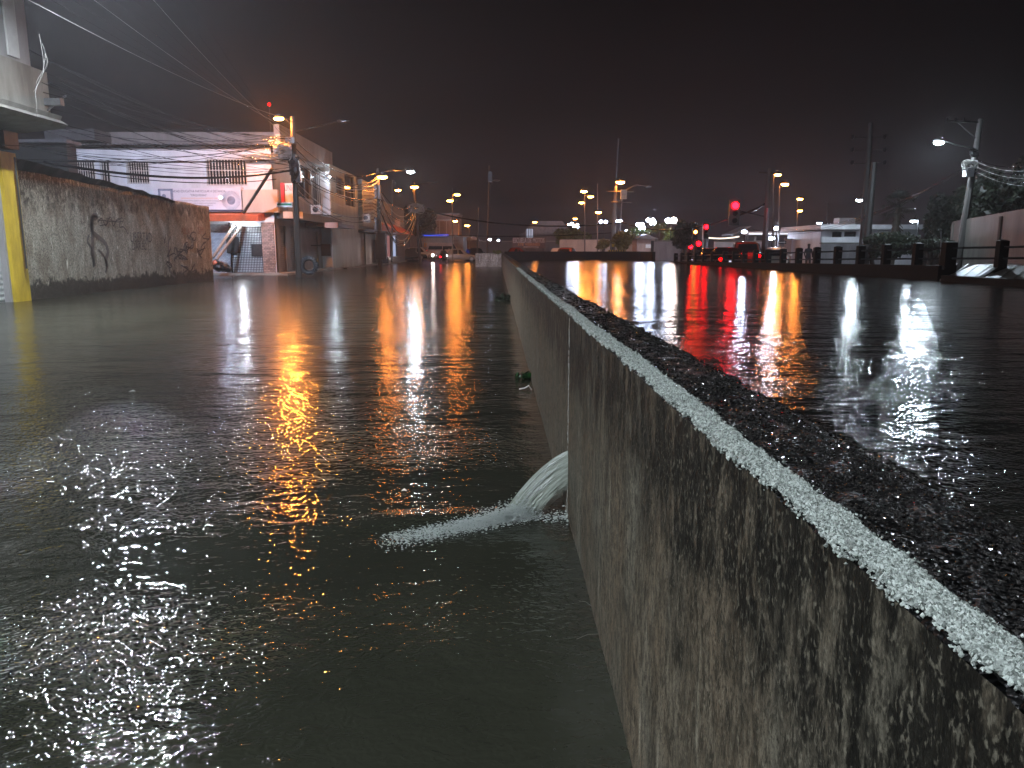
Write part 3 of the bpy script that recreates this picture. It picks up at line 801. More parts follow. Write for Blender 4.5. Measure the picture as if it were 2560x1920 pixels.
wl('white lamp between the palm and the large dark trees', 2284, 553, 46, 170, .20, 2296, hous='cobra', kind='c')

# ------------------------------------------------------------------ utility poles
def upole(label, xt, yt, xb, yb, Y, zb, r0, r1, mat, name='utility_pole', cat='utility pole', group=None):
    a = at(xt, yt, Y); b_ = at(xb, yb, Y); k = (zb-a.z)/(b_.z-a.z); foot = a + (b_-a)*k
    o = thing(name, label, cat, foot, group)
    mb = MB(); mb.tube([foot, foot + (a-foot)*.5, a], [r0, (r0+r1)/2, r1], 8); mb.build('pole', mat, o)
    return o, a, foot
# corner pole with the great tangle
cp, cpt, cpf = upole('leaning dark pole at the school corner wrapped in tangled cables', 731, 292, 747.5, 688, 43.5, -.6, .19, .13, M['wood'])
p = at(697, 297, 43.2)
arm(cp, [at(732,312,43.5), at(716,300,43.3), p+Vector((0,0,.12))], .04)
head(cp, p, 'o', 300, .26)
for (x, y, w_, h_) in ((737,420,.5,.8),(744,442,.40,.6),(731,398,.4,.5),(727,352,.5,.3)):
    q = at(x, y, 43.2); bx_ = MB(); bx_.box(q.x-w_/2, q.x+w_/2, q.y-.2, q.y+.2, q.z-h_/2, q.z+h_/2); bx_.build('junction_box', M['black'], cp)
# mid street poles
p2, a_, b_ = upole('dark pole by the striped house carrying an orange lamp and a long armed white lamp', 944, 421, 950.6, 668, 60, -.3, .18, .12, M['wood'])
p = at(956, 443, 59.8); head(p2, p, 'o', 42, .30); arm(p2, [at(945,436,60), p+Vector((0,0,.15))], .04)
p = at(1026, 430, 57); head(p2, p, 'c', 70, .26); arm(p2, [at(944,432,60), at(985,426,59), at(1010,427,57.5), p+Vector((-.2,0,.16))], .04)
for (x, y, w_, h_) in ((953,615,.8,2.0),(945,560,.5,1.0),(944,480,.45,1.0)):
    q = at(x, y, 59.6); bb = MB(); bb.box(q.x-w_/2, q.x+w_/2, q.y-.2, q.y+.2, q.z-h_/2, q.z+h_/2); bb.build('junction_box', M['black'], p2)
p3, a_, b_ = upole('leaning black pole in front of the white car with an orange lamp near its top', 1033, 452, 1050, 648, 84, 0, .17, .12, M['wood'])
p = at(1036, 468, 83.8); head(p3, p, 'o', 38, .34)
for (lab, xt, yt, xb, yb, Y, r, mt) in (
    ('tall thin dark mast with a small box near its top', 1223, 414, 1218, 624, 95, .13, 'wood'),
    ('shorter thin black mast left of the tall one', 1196, 519, 1194, 613, 95, .10, 'black'),
    ('slim dark post beside the trio of orange lamps', 1556, 480, 1550, 600, 118, .10, 'metal'),
    ('thin white post beside the low red signal', 1757, 562, 1757, 647, 60, .07, 'plastic'),
    ('thin dark rod aerial over the flat roofs', 2070, 508, 2066, 570, 64, .05, 'dmetal'),
    ('thin twin post standing behind the low red signal', 1771, 576, 1768, 640, 64, .06, 'metal'),
    ('bare pale pole above the shop roofs', 981, 450, 980, 600, 80, .09, 'cpole')):
    o, a_, f_ = upole(lab, xt, yt, xb, yb, Y, .2, r, r*.7, M[mt])
    if 'small box' in lab:
        bb = MB(); q = at(1225.5, 442, 94.8); bb.box(q.x-.25, q.x+.25, q.y-.2, q.y+.2, q.z-.6, q.z+.6); bb.build('transformer', M['black'], o)
        lm = at(1241, 451, 94.8); arm(o, [at(1221,475,95), at(1234,453,95), lm], .035); hb = MB(); hb.ell(lm, .5,.2,.14,8,4); hb.build('unlit_lamp_head', M['metal'], o)
# great lit pole with crossarms
o, a_, f_ = upole('very tall orange lit pole with two crossarms and a dark upper mast', 1539, 466, 1531, 640, 78, .2, .30, .16, M['cpole'])
mb = MB(); mb.tube([at(1540,470,78), at(1546,347,78)], [.13,.09], 7); mb.build('upper_mast', M['black'], o)
mb = MB(); mb.tube([at(1517,478.5,77.8), at(1584,479,77.8)], .05, 5); mb.build('crossarm', M['wood'], o)
mb = MB(); mb.tube([at(1527,505,77.8), at(1577,506,77.8)], .05, 5); mb.build('crossarm', M['wood'], o)
p = at(1551, 456, 77.6); head(o, p, 'o', 95, .34); arm(o, [at(1540,466,78), p+Vector((0,0,.2))], .05)
mb = MB(); q = at(1559,486,77.6); mb.box(q.x-.3,q.x+.3,q.y-.2,q.y+.2,q.z-.45,q.z+.45); mb.build('transformer', M['metal'], o)
mb = MB(); mb.tube([at(1556,480,77.7), at(1590,461,77.7), at(1618,466,77.7)], .04, 5); mb.ell(at(1621,466,77.7), .35,.15,.1,6,4); mb.build('unlit_lamp_head', M['dmetal'], o)
# signal pole with mast arm
SG = 54
o, a_, f_ = upole('tall dark pole with crossarm and mast arm holding the large red signal', 1924, 422, 1909, 650, SG, .2, .24, .13, M['wood'])
mb = MB(); mb.tube([at(1897,431,SG), at(1937,433,SG)], .05, 5); mb.build('crossarm', M['wood'], o)
mb = MB(); mb.tube([at(1911,541,SG), at(1842,526,SG)], .05, 6); mb.build('mast_arm', M['black'], o)
mb = MB(); mb.tube([at(1920,520,SG-.3), at(1914,650,SG-.3)], .09, 6); mb.build('conduit', M['metal'], o)
def signal(label, x, y, Y, I, size, lit=0, sup=None, kind='r'):
    q = at(x, y, Y); o = thing('traffic_light', label, 'traffic light', q, 'traffic signals at the junction')
    mb = MB(); w_ = size*1.5
    zz = q.z - size*2.6*(1 - lit)
    mb.box(q.x-w_, q.x+w_, q.y+.12, q.y+.3, q.z-size*5.6, q.z+size*1.7); mb.build('housing', M['black'], o)
    if I:
        mb = MB(); mb.ell(q, size, size*.35, size, 12, 6); tag(mb.build('red_lens', lampmat(kind, round(I/(math.pi*size*size), 1)), o, True), 'lit red lens')
    for k in (1, 2):
        mb = MB(); mb.ell(q - Vector((0,0,size*2.1*k)), size*.8, .03, size*.8, 10, 5); mb.build('dark_lens', M['glass'], o)
    mb = MB()
    for k in range(3): mb.tube([q + Vector((0,-.02,size*1.05-size*2.1*k)), q + Vector((0,-.28,size*1.0-size*2.1*k))], size*.12, 5)
    mb.build('visor', M['black'], o)
    if sup: mb = MB(); mb.tube([at(*sup, Y+.2), Vector((at(*sup,Y).x, Y+.2, .2))], .06, 6); mb.build('post', M['metal'], o)
    return o
signal('large glowing red signal hanging from the mast arm', 1838.7, 514, SG-.4, 14, .24)
signal('low glowing red signal beside the thin white post', 1747, 609, 58, 3.5, .17, sup=(1750,600))
signal('faint red signal high on the thin white post', 1766, 567, 60, 5, .16, sup=(1768,570))
signal('small red signal at the far left of the junction', 1727, 617, 70, 8, .16, sup=(1725,612))
signal('unlit signal with orange face hanging in the dark tree', 1739, 580, 60, 2, .13, sup=(1741,575), kind='o')

# right bank poles
for (lab, xt, yt, xb, yb, Y, r0, r1) in (
    ('tallest of the two dark poles right of the white lamp', 2177, 307, 2158, 600, 46, .26, .13),
    ('shorter of the two dark poles right of the white lamp', 2186, 406, 2168, 600, 40, .22, .15)):
    o, a_, f_ = upole(lab, xt, yt, xb, yb, Y, .2, r0, r1, M['darkpole'])
    if 'tallest' in lab:
        for yy in (345, 377, 409):
            mb = MB(); mb.tube([at(2128,yy,46), at(2216,yy-2,46)], .02, 4)
            for xx in (2131, 2212): mb.ell(at(xx,yy-3,46), .12,.12,.16,6,4)
            mb.build('crossarm', M['dmetal'], o)
rp_, a_, f_ = upole('leaning concrete pole at the right with offset crossarm and cable bundle', 2452, 298, 2398, 640, 34, .2, .18, .11, M['rpole'])
mb = MB(); mb.tube([at(2450,306,34), at(2366,302,34)], .045, 5); mb.tube([at(2440,346,34), at(2392,306,34)], .025, 4)
for xx in (2368, 2389, 2409): mb.tube([at(xx,303,34), at(xx,294,34)], .05, 6)
mb.build('crossarm', M['dmetal'], rp_)
lp = at(2346.7, 357, 33.6)
arm(rp_, [at(2437,371,34), at(2390,362,33.8), lp+Vector((.1,0,.13))], .035)
head(rp_, lp, 'c', 95, .22)
mb = MB(); q = at(2421,432,33.7); mb.box(q.x-.16,q.x+.16,q.y-.15,q.y+.15,q.z-.16,q.z+.2); mb.build('meter_box', M['plastic'], rp_)
def tangle(label, cx, cy, Y, rx, ry, n, r_, mat, seed, dx=0):
    rr = random.Random(seed); mb = MB()
    for k in range(n):
        a0 = rr.uniform(0,6.28); w1 = rr.uniform(.5,1); w2 = rr.uniform(.4,1); tilt = rr.uniform(-1,1)
        pts = []
        for i in range(13):
            tt = a0 + i*.5
            x = cx + rx*w1*math.cos(tt) + rr.uniform(-1,1); y = cy + ry*w2*math.sin(tt+tilt) + rr.uniform(-1,1)
            pts.append(at(x, y, Y + .35*math.sin(tt*1.3+k)))
        mb.tube(pts, r_*rr.uniform(.6,1.2), 4, cap=False)
    return tag(mb.build('cable_tangle', mat), label, 'cable tangle', kind='stuff')
tangle('pale tangle of coiled wires round the leaning pole on the right bank', 2425, 415, 33.9, 22, 16, 26, .012, M['cablegrey'], 4)
tangle('black knot of spliced cables high on the right bank pole', 2436, 382, 33.9, 11, 10, 16, .03, M['cable'], 5)
tangle('great orange lit knot of coiled cables on the school corner pole', 706, 378, 43.0, 24, 24, 60, .018, M['cablegrey'], 6)
tangle('loops of slack cable bunched left of the corner pole', 655, 398, 42.6, 52, 14, 34, .015, M['cablegrey'], 8)
tangle('bundle of cables wrapped down the corner pole', 738, 425, 43.2, 11, 34, 30, .022, M['cable'], 9)
tangle('loops of cable hanging between the orange lamp poles', 1040, 520, 80, 22, 14, 20, .03, M['cablegrey'], 12)

# ------------------------------------------------------------------ cables
def cable(a, b_, sag, r_, label, group, mat='cable', n=18, name='overhead_cable'):
    a = Vector(a); b_ = Vector(b_)
    pts = [a.lerp(b_, i/n) - Vector((0,0, sag*4*(i/n)*(1-i/n))) for i in range(n+1)]
    mb = MB(); mb.tube(pts, r_, 5, cap=False)
    return tag(mb.build(name, M[mat], None, True), label, 'cable', group)
rr = random.Random(21)
G1 = 'cables running from the corner pole to the left'
LB1 = 'black overhead cable fanning out left from the corner pole across the school front'
for k in range(30):
    y0 = rr.uniform(335, 430); q = at(732, y0, 43.3)
    x1 = rr.uniform(-60, 160); Y1 = rr.uniform(22, 30)
    y1 = rr.uniform(60, 300) if k % 3 else rr.uniform(330, 400)
    cable(q, at(x1, y1, Y1), rr.uniform(.15, .9), rr.uniform(.008,.014), LB1, G1)
cable(at(732,425,43), at(110,405,30), .5, .055, 'thickest black cable bundle sagging across the school windows', G1)
cable(at(732,398,43), at(140,402,32), .1, .035, 'second thick black cable just above the school windows', G1)
cable(at(690,448,43), at(225,432,34), .3, .022, 'thin dark cable crossing the school front below the windows', G1)
G2 = 'high wires above the left roofs'
for k in range(9):
    cable(at(731, 300+k*9, 43.4), at(-40+k*55, -60-k*8, 15+k*1.5), .3, .006, 'high thin wire climbing from the corner pole to the top left', G2, 'cablegrey' if k % 3 == 0 else 'cable')
G3 = 'cables along the shuttered shops'
for k in range(16):
    y0 = 350+k*9; cable(at(736, y0, 43.4), at(945, 430+k*8, 59.8), rr.uniform(.3,1.6), rr.uniform(.012,.028), 'overhead cable slung along the shop fronts between corner pole and second pole', G3, 'cablegrey' if k % 2 else 'cable')
G4 = 'cables between second and third pole'
for k in range(12):
    cable(at(948, 470+k*5, 59.8), at(1040, 500+k*4, 83.9), rr.uniform(1.2,3.6), rr.uniform(.02,.035), 'drooping cable between the second pole and the leaning black pole', G4, 'cablegrey' if k % 2 else 'cable')
cable(at(1037,520,84), at(1556,556,78), 1.0, .07, 'long thick cable sweeping across the far junction from the leaning black pole', None)
cable(at(1556,556,78), at(1912,512,SG), 1.2, .05, 'thick cable rising to the signal pole from the tall crossarm pole', None)
cable(at(1912,508,SG), at(1842,530,SG), .3, .04, 'short cable sagging down to the large red signal', None)
cable(at(1040,585,84), at(1556,580,110), .4, .04, 'lower straight cable crossing the far square', None)
G5 = 'cables from the right bank pole to the palm'
for k in range(4): cable(at(2400-k*2, 425+k*3, 34), at(2060-k*60, 560+k*4, 60), .5+.25*k, .011, 'cable dropping left from the right bank pole past the palm', G5)
G6 = 'cables leaving the picture on the right'
for k in range(6): cable(at(2435, 395+k*6, 34), at(2700, 385+k*13, 24), .4, .008, 'cable running off right from the leaning right bank pole', G6, 'cablegrey' if k % 2 else 'cable')
# shiny pale drops on the left pole front
G7 = 'loose wires dangling by the near shop'
for k in range(5):
    x0 = 96+k*4; pts = [at(98+4*k, 85+12*k, 20.5), at(112+rr.uniform(-10,14), 140+8*k, 20.5), at(110-k*5, 185+5*k, 20.5), at(84+2*k, 218+rr.uniform(0,12), 20.5)]
    if k == 2: pts += [at(91, 258, 20.5), at(92, 295, 20.5)]
    mb = MB(); P = []
    for i in range(len(pts)-1):
        for s in range(6): P.append(Vector(pts[i]).lerp(Vector(pts[i+1]), s/6))
    P.append(Vector(pts[-1]))
    for _ in range(4): P = [P[0]] + [(P[i-1]+P[i]*2+P[i+1])/4 for i in range(1,len(P)-1)] + [P[-1]]
    mb.tube(P, .0045, 5); tag(mb.build('dangling_wire', M['cable'] if k in (1,3) else M['cablegrey']), 'loose wire dangling in front of the near shop wall', 'wire', G7)

# ------------------------------------------------------------------ building helpers
def fill(mb, u0, u1, z0, z1, holes, P, depth=.25, d=0):
    """wall surface P(u,z,d) minus rectangular holes, with reveals"""
    us = sorted({u0,u1} | {min(max(h[i],u0),u1) for h in holes for i in (0,1)})
    zs = sorted({z0,z1} | {min(max(h[i],z0),z1) for h in holes for i in (2,3)})
    for i in range(len(us)-1):
        for j in range(len(zs)-1):
            cu, cz = (us[i]+us[i+1])/2, (zs[j]+zs[j+1])/2
            if any(h[0]<cu<h[1] and h[2]<cz<h[3] for h in holes): continue
            mb.quad(P(us[i],zs[j],d), P(us[i+1],zs[j],d), P(us[i+1],zs[j+1],d), P(us[i],zs[j+1],d))
    for a, b_, c, e_ in holes:
        mb.quad(P(a,c,d),P(a,e_,d),P(a,e_,d+depth),P(a,c,d+depth)); mb.quad(P(b_,c,d),P(b_,c,d+depth),P(b_,e_,d+depth),P(b_,e_,d))
        mb.quad(P(a,e_,d),P(b_,e_,d),P(b_,e_,d+depth),P(a,e_,d+depth)); mb.quad(P(a,c,d),P(a,c,d+depth),P(b_,c,d+depth),P(b_,c,d))
def pbox(mb, P, u0, u1, z0, z1, d0, d1):
    v = [P(u0,z0,d0),P(u1,z0,d0),P(u1,z0,d1),P(u0,z0,d1),P(u0,z1,d0),P(u1,z1,d0),P(u1,z1,d1),P(u0,z1,d1)]
    return mb.add(v, [(0,3,2,1),(4,5,6,7),(0,1,5,4),(1,2,6,5),(2,3,7,6),(3,0,4,7)])
def window(par, P, u0, u1, z0, z1, bars=8, d=.18, frame='grille', out=-.06, lit=None):
    mb = MB(); w_ = .05
    for a in ((u0,u1,z0,z0+w_),(u0,u1,z1-w_,z1),(u0,u0+w_,z0+w_,z1-w_),(u1-w_,u1,z0+w_,z1-w_)): pbox(mb, P, *a, d-.05, d+.03)
    mb2 = MB(); pbox(mb2, P, u0, u1, z0, z1, d+.031, d+.06)
    f_ = mb.build('window', M['dmetal'], par); mb2.build('pane', lit or M['glass'], f_)
    if bars:
        g = MB()
        for k in range(bars+1):
            u = u0 + (u1-u0)*k/bars; pbox(g, P, u-.02, u+.02, z0-.05, z1+.05, out-.02, out+.02)
        for z in (z0+.04, (z0+z1)/2+.1, z1-.04): pbox(g, P, u0-.05, u1+.05, z-.018, z+.018, out+.021, out+.045)
        g.build('security_grille', M[frame], f_)
    return f_
def PX(X):  return lambda u, z, d: (X - d, u, z)        # facade along the street, u = Y, outward +X
def PY(Y0): return lambda u, z, d: (u, Y0 + d, z)       # facade facing the camera, u = X
def yz(x, y, X): q = atx(x, y, X); return q.y, q.z
def xz(x, y, Y): q = at(x, y, Y); return q.x, q.z
def rect_y(x0, x1, y0, y1, Y):       # pixel rectangle on plane Y -> (u0,u1,z0,z1)
    a = at(x0, y1, Y); b_ = at(x1, y0, Y); return a.x, b_.x, a.z, b_.z
def rect_x(x0, x1, y0, y1, X):       # horizontal span on plane X, heights read at its middle
    u0 = atx(x0, 620, X).y; u1 = atx(x1, 620, X).y; um = (u0+u1)/2
    return u0, u1, 1.6 - (y1-622)*um/FOC, 1.6 - (y0-622)*um/FOC

# ------------------------------------------------------------------ near left shop with the yellow column
XS = -15.2
shop = thing('corner_shop', 'near grey shop with roller shutter, yellow corner column and layered concrete eaves', 'shop', (XS, 20, 0))
mb = MB(); Y1 = 23.9
fill(mb, 2, Y1-.65, -.7, 5.2, [(19.0, Y1-.75, -.7, 4.3)], PX(XS), .3)
mb.box(-26, XS-.31, 2, Y1, -.7, 5.1)
mb.build('wall', M['grey'], shop)
mb = MB(); pbox(mb, PX(XS), 19.0, Y1-.75, -.7, 4.3, .18, .22); mb.build('roller_shutter', shuttermat('grey_roller_shutter', (.42,.43,.42), .16), shop)
mb = MB(); mb.box(XS-.4, XS+.10, Y1-.648, Y1+.08, -.7, 4.45); mb.build('corner_column', M['yellow'], shop)
mb = MB()                             # eaves: stepped slab profile extruded along the street
prof = [(-.2,5.1),(1.35,5.25),(1.5,5.36),(1.28,5.5),(1.34,5.62),(1.0,5.72),(1.0,6.9),(-.2,6.9)]
mb.prism(prof, 2, Y1+.6, lambda u, w, d: (XS+u, d, w)); mb.build('eaves', M['conc'], shop)
mb = MB(); mb.box(-26, XS+.7, 2, Y1+.2, 6.9, 12.5); mb.build('upper_wall', M['dgrey'], shop)
mb = MB(); mb.box(XS+.701, XS+.95, Y1-1.5, Y1-.1, 6.9, 12.5); mb.build('pilaster', M['grey'], shop)
mb = MB(); mb.box(XS+.951, XS+1.0, Y1-1.15, Y1-.65, 7.0, 12.5); mb.build('downpipe_cover', M['plastic'], shop)
mb = MB(); mb.box(XS-.2, XS+.25, Y1-.6, Y1+.05, 4.55, 5.05); mb.tube([(XS+.3,Y1-.3,4.3),(XS+.3,Y1-.3,1.0)], .03, 6); mb.build('meter_box', M['concd'], shop)
mb = MB(); mb.box(XS+1.0, XS+1.5, Y1+.3, Y1+.5, 5.9, 6.1); mb.tube([(XS+.9,Y1+.45,5.7),(XS+1.6,Y1+.45,6.2)], .03, 5); mb.build('bracket', M['metal'], shop)

fp = Vector((-14.4, 24.6, 12.9)); mb = MB(); mb.box(fp.x-.35, fp.x+.35, fp.y-.28, fp.y-.05, fp.z-.25, fp.z+.3); mb.tube([fp+Vector((0,-.2,0)), (fp.x,23.9,12.3)], .04, 6)
mb.build('flood_light', M['dmetal'], shop).name = 'flood_light'; mb = MB(); mb.box(fp.x-.3, fp.x+.3, fp.y-.049, fp.y-.02, fp.z-.2, fp.z+.2); mb.build('flood_lens', lampmat('v', round(2500/.24,1)), shop)
# ------------------------------------------------------------------ graffiti wall
XG = -15.3
gwall = thing('graffiti_wall', 'tall stained plaster wall covered in graffiti beside the yellow column', 'wall', (XG, 30, 0))
g0 = 24.02; g1 = yz(529, 620, XG)[0]
mb = MB(); ny = 90
def gtop(Y):
    s = (Y-g0)/(g1-g0)
    return (4.0 - .02*s) if s < .12 else 3.98 - .30*(s-.12)/.88 + .015*math.sin(s*40)
nzv = 24
for j in range(ny+1):
    Y = g0+(g1-g0)*j/ny; T = gtop(Y)
    for i in range(nzv+1): mb.v.append((XG + rnd.uniform(-.006,.006), Y, -.5+(T+.5)*i/nzv))
    mb.v.append((XG-.2, Y, T)); mb.v.append((XG-.2, Y, -.5))
rw = nzv+3
for j in range(ny):
    for i in range(rw-1): mb.f.append((j*rw+i, j*rw+i+1, (j+1)*rw+i+1, (j+1)*rw+i))
mb.f += [tuple(range(rw))[::-1], tuple(ny*rw+k for k in range(rw))]
mb.build('plaster_face', M['graf'], gwall, True)
# black growth along the foot of the wall: irregular crust
m, t, b = newmat('black_foot_growth'); M['crust'] = m
b.inputs['Base Color'].default_value = (.012,.012,.010,1); b.inputs['Roughness'].default_value = .6
def spray(pts, r_, mat, name='graffiti_stroke'):
    mb = MB(); P = [Vector(p) for p in pts]
    for _ in range(2):
        Q = [P[0]]
        for i in range(len(P)-1): Q += [P[i].lerp(P[i+1], .25), P[i].lerp(P[i+1], .75)]
        P = Q + [P[-1]]
    n = len(P)
    for i, p in enumerate(P):
        d = (P[min(i+1,n-1)]-P[max(i-1,0)]); d = Vector((0,d.y,d.z)); d = d.normalized() if d.length > 1e-6 else Vector((0,1,0))
        w_ = Vector((0,-d.z,d.y))*r_
        mb.v += [(XG+.013, *(p+w_)[1:]), (XG+.013, *(p-w_)[1:])]
    for i in range(n-1): mb.f.append((2*i, 2*i+1, 2*i+3, 2*i+2))
    return mb.build(name, mat, gwall)
def gp(cx, cy):                       # crop pixels (first crop) to the wall
    x, y = cx*.4702, cy*.4702; q = atx(x, y, XG); return q
def S(l): return [gp(*q) for q in l]
spray(S([(483,1165),(520,1150),(500,1140),(482,1170),(485,1230),(520,1260),(560,1290),(575,1340),(560,1380),(570,1420)]), .09, M['spray2'])
spray(S([(487,1180),(490,1260),(492,1340),(500,1415)]), .10, M['spray2'])
spray(S([(470,1250),(460,1290),(490,1320),(480,1350),(500,1380),(495,1420)]), .05, M['spray2'])
spray(S([(520,1330),(545,1350),(570,1400),(560,1450)]), .05, M['spray2'])
spray(S([(520,1180),(540,1150),(560,1215),(575,1160),(590,1150),(600,1215),(620,1160),(640,1165),(630,1215),(655,1200),(680,1245)]), .022, M['spray'])
spray(S([(530,1200),(580,1190),(560,1150),(610,1185),(650,1150),(660,1185),(520,1170)]), .018, M['spray'])
for k in range(15):
    rq = random.Random(40+k); cx, cy = rq.uniform(900,1090), rq.uniform(1270,1450)
    spray(S([(cx+rq.uniform(-30,30), cy+rq.uniform(-45,45)) for _ in range(6)]), .03, M['spray'])
spray(S([(905,1255),(890,1300),(900,1380),(895,1440),(930,1475)]), .05, M['spray2'])
spray(S([(865,1255),(880,1290),(868,1290),(882,1258)]), .02, M['spray'])
def gtext(s, x0, x1, y0, y1, mat, sh=0):
    a = atx(x0*.4702, (y0+y1)/2*.4702, XG); b_ = atx(x1*.4702, (y0+y1)/2*.4702, XG); h = (y1-y0)*.4702*((a.y+b_.y)/2)/FOC
    text('graffiti_text', s, mat, abs(b_.y-a.y), h, (a+b_)/2, (0,1,0), (1,0,0), gwall, .014, shear=sh)
gtext('LIBERTAD', 692, 805, 1236, 1286, M['spray'], .15); gtext('DAREC', 700, 778, 1290, 1328, M['spray'], .1)
gtext('ABLAT', 960, 1020, 1212, 1245, M['rust'], .2); gtext('SM', 1050, 1082, 1205, 1245, M['rust'], .2)
# dark tin roof edge lying over the wall behind it
tin = thing('shed_roof', 'black sagging tin roof edge of a shed rising behind the graffiti wall', 'shed roof', (XG-1,28,4))
mb = MB()
for k in range(28):
    s = k/27; Y = g0+.3+s*(12.6-1.0)*.95; 
    mb.v += [(XG+.10-.05*math.sin(k*2.2), Y, gtop(Y)+.03+.30*(1-s)**.6*1.0-.1*s+.02*math.sin(k*1.7)), (XG-.35, Y, gtop(Y)+.30*(1-s)+.06), (XG-1.6, Y, gtop(Y)-.2), (XG-.3, Y, gtop(Y)-.25)]
for k in range(27):
    for i in range(3): mb.f.append((4*k+i, 4*k+i+1, 4*k+5+i, 4*k+4+i))
    mb.f.append((4*k+3, 4*k, 4*k+4, 4*k+7))
mb.build('roof_sheet', M['crust'], tin)
# dark house block behind
hb_ = thing('dark_house', 'unlit black house block between the near shop and the school', 'house', (-24,40,0))
r_ = rect_y(52, 165, 358, 520, 41.5)
mb = MB(); mb.box(r_[0]-6, r_[1], 41.5, 42.4, -.5, r_[3]); mb.build('wall', M['crust'], hb_)
mb = MB(); mb.box(r_[0]-6, r_[1]+.2, 41.2, 42.6, r_[3]+.002, r_[3]+.16); mb.build('roof', M['roofm'], hb_)

# ------------------------------------------------------------------ the school
YS = 48.0
sch = thing('school_building', 'two storey white school with barred windows and a long banner on the street corner', 'school', (-17,YS,0))
cx0 = at(120,500,YS).x; cx1 = at(683,500,YS).x
ztopS = at(600,366,YS).z; P = PY(YS)
wins = [rect_y(188,236,403,459,YS), rect_y(256,273.5,403,459,YS), rect_y(321,371,404,459,YS), rect_y(520,615,397,463,YS)]
gate_r = rect_y(527,660,556,674,YS)
mb = MB(); fill(mb, cx0, cx1, -.4, ztopS, wins + [(gate_r[0],gate_r[1],-.4,gate_r[3])], P, .3)
mb.box(cx0, cx1-.31, YS+.31, YS+14, -.4, ztopS-.05)
mb.build('wall', M['white'], sch)
for w_, nb in zip(wins, (9,3,9,13)): window(sch, P, *w_, bars=nb)
mb = MB()                             # corrugated roof sheet
nxr = 240; zr = ztopS+.03
for i in range(nxr+1):
    x = cx0-.4 + (cx1-cx0+.7)*i/nxr; dz = .045*math.sin(i*1.57)
    mb.v += [(x, YS-.75, zr+dz), (x, YS+6, zr+.8+dz), (x, YS-.75, zr+dz-.03)]
for i in range(nxr): mb.f += [(3*i,3*i+3,3*i+4,3*i+1), (3*i+2,3*i+5,3*i+3,3*i)]
mb.build('roof', M['roofm'], sch)
mb = MB(); q = rect_y(112,235,322,350,YS+1); mb.box(q[0],q[1],YS+1,YS+5,q[2],q[3]); mb.build('roof_block', M['dgrey'], sch)
mb = MB(); q = rect_y(692,701,336,356,YS+.5); mb.box(q[0],q[1],YS+.3,YS+.6,q[2],q[3]); mb.build('chimney', M['cream'], sch)
# banner fascia
br_ = rect_y(387.5,604.6,470,529,YS-.30); b2r = rect_y(605.5,693,474,531,YS-.30)
mb = MB(); mb.box(br_[0],br_[1],YS-.30,YS-.002,br_[2],br_[3]); ban = mb.build('banner', M['banner'], sch)
mb = MB(); mb.box(b2r[0],b2r[1],YS-.30,YS-.002,b2r[2],b2r[3]); mb.build('fascia_panel', M['cream'], sch)
mb = MB(); mb.box(br_[0],br_[1],YS-.32,YS-.301,br_[2]+.02,br_[2]+.12); mb.build('banner_stripe', M['ink'], sch)
def btext(s, x0, x1, y0, y1, mat):
    a = at((x0+x1)/2, (y0+y1)/2, YS-.30); q = rect_y(x0,x1,y0,y1,YS-.30)
    text('banner_lettering', s, mat, q[1]-q[0], q[3]-q[2], a, (1,0,0), (0,-1,0), ban, .012)
btext('UNIDAD EDUCATIVA PARTICULAR A DISTANCIA', 426, 564, 475, 481, M['ink'])
btext('"ORQUÍDEAS"', 476, 517, 484, 491.5, M['ink'])
btext('EXPERIENCIA EDUCATIVA DESDE EL 2002', 453, 545, 494, 498, M['inko'])
btext('EDUCACIÓN BÁSICA FORMAL, ELEMENTAL, MEDIA, SUPERIOR Y BACHILLERATO', 442, 553, 500, 504, M['ink'])
btext('A PARTIR DE LOS 15 AÑOS ESTUDIANTES', 455, 540, 506, 509.5, M['ink'])
btext('BÁSICA, SUPERIOR Y BACHILLERATO', 461, 532, 511.5, 515, M['ink'])
mb = MB(); q = at(415,495,YS-.31)
mb.prism([(-.45,.55),(.45,.55),(.45,-.1),(0,-.6),(-.45,-.1)], -.02, .0, lambda u,w,d: (q.x+u, q.y+d, q.z+w)); mb.build('crest', M['crest'], ban)
mb = MB(); mb.prism([(-.3,.42),(.3,.42),(.3,-.05),(0,-.4),(-.3,-.05)], -.035, -.021, lambda u,w,d: (q.x+u, q.y+d, q.z+w)); mb.build('crest_field', M['banner'], ban)
mb = MB(); mb.ell((q.x-.1,q.y-.04,q.z+.1), .14,.01,.14,10,4); mb.ell((q.x+.12,q.y-.04,q.z-.08), .10,.01,.10,10,4); mb.build('crest_mark', M['crest'], ban)
mb = MB(); q = at(578,501,YS-.31)
for k in range(36):
    a = k*math.pi/18; mb.prism([(.30*math.cos(a),.30*math.sin(a)),(.58*math.cos(a+.06),.58*math.sin(a+.06)),(.58*math.cos(a+.12),.58*math.sin(a+.12))], -.02, 0, lambda u,w,d: (q.x+u, q.y+d, q.z+w))
mb.ell(q, .26,.02,.26,16,6); mb.build('round_emblem', M['crest'], ban)
# added lamp standing in for a white glare reflected off the banner
head(sch, at(552,494,YS-.9), 'v', 9, .10, housing='flood', name='added_glare_lamp')
# orange awning
aw0 = at(522,536,YS-1.4); aw = MB(); xa_, xb_ = rect_y(525,662,532,555,YS)[:2]; za, zb_ = rect_y(525,662,532,555,YS)[2:]
aw.prism([(0,zb_),(-1.3,zb_-.18),(-1.3,za+.02),(-1.25,za),(0,za+.1)], xa_-1.8, xb_, lambda u,w,d: (d, YS+u, w)); aw.build('awning', M['orange'], sch)
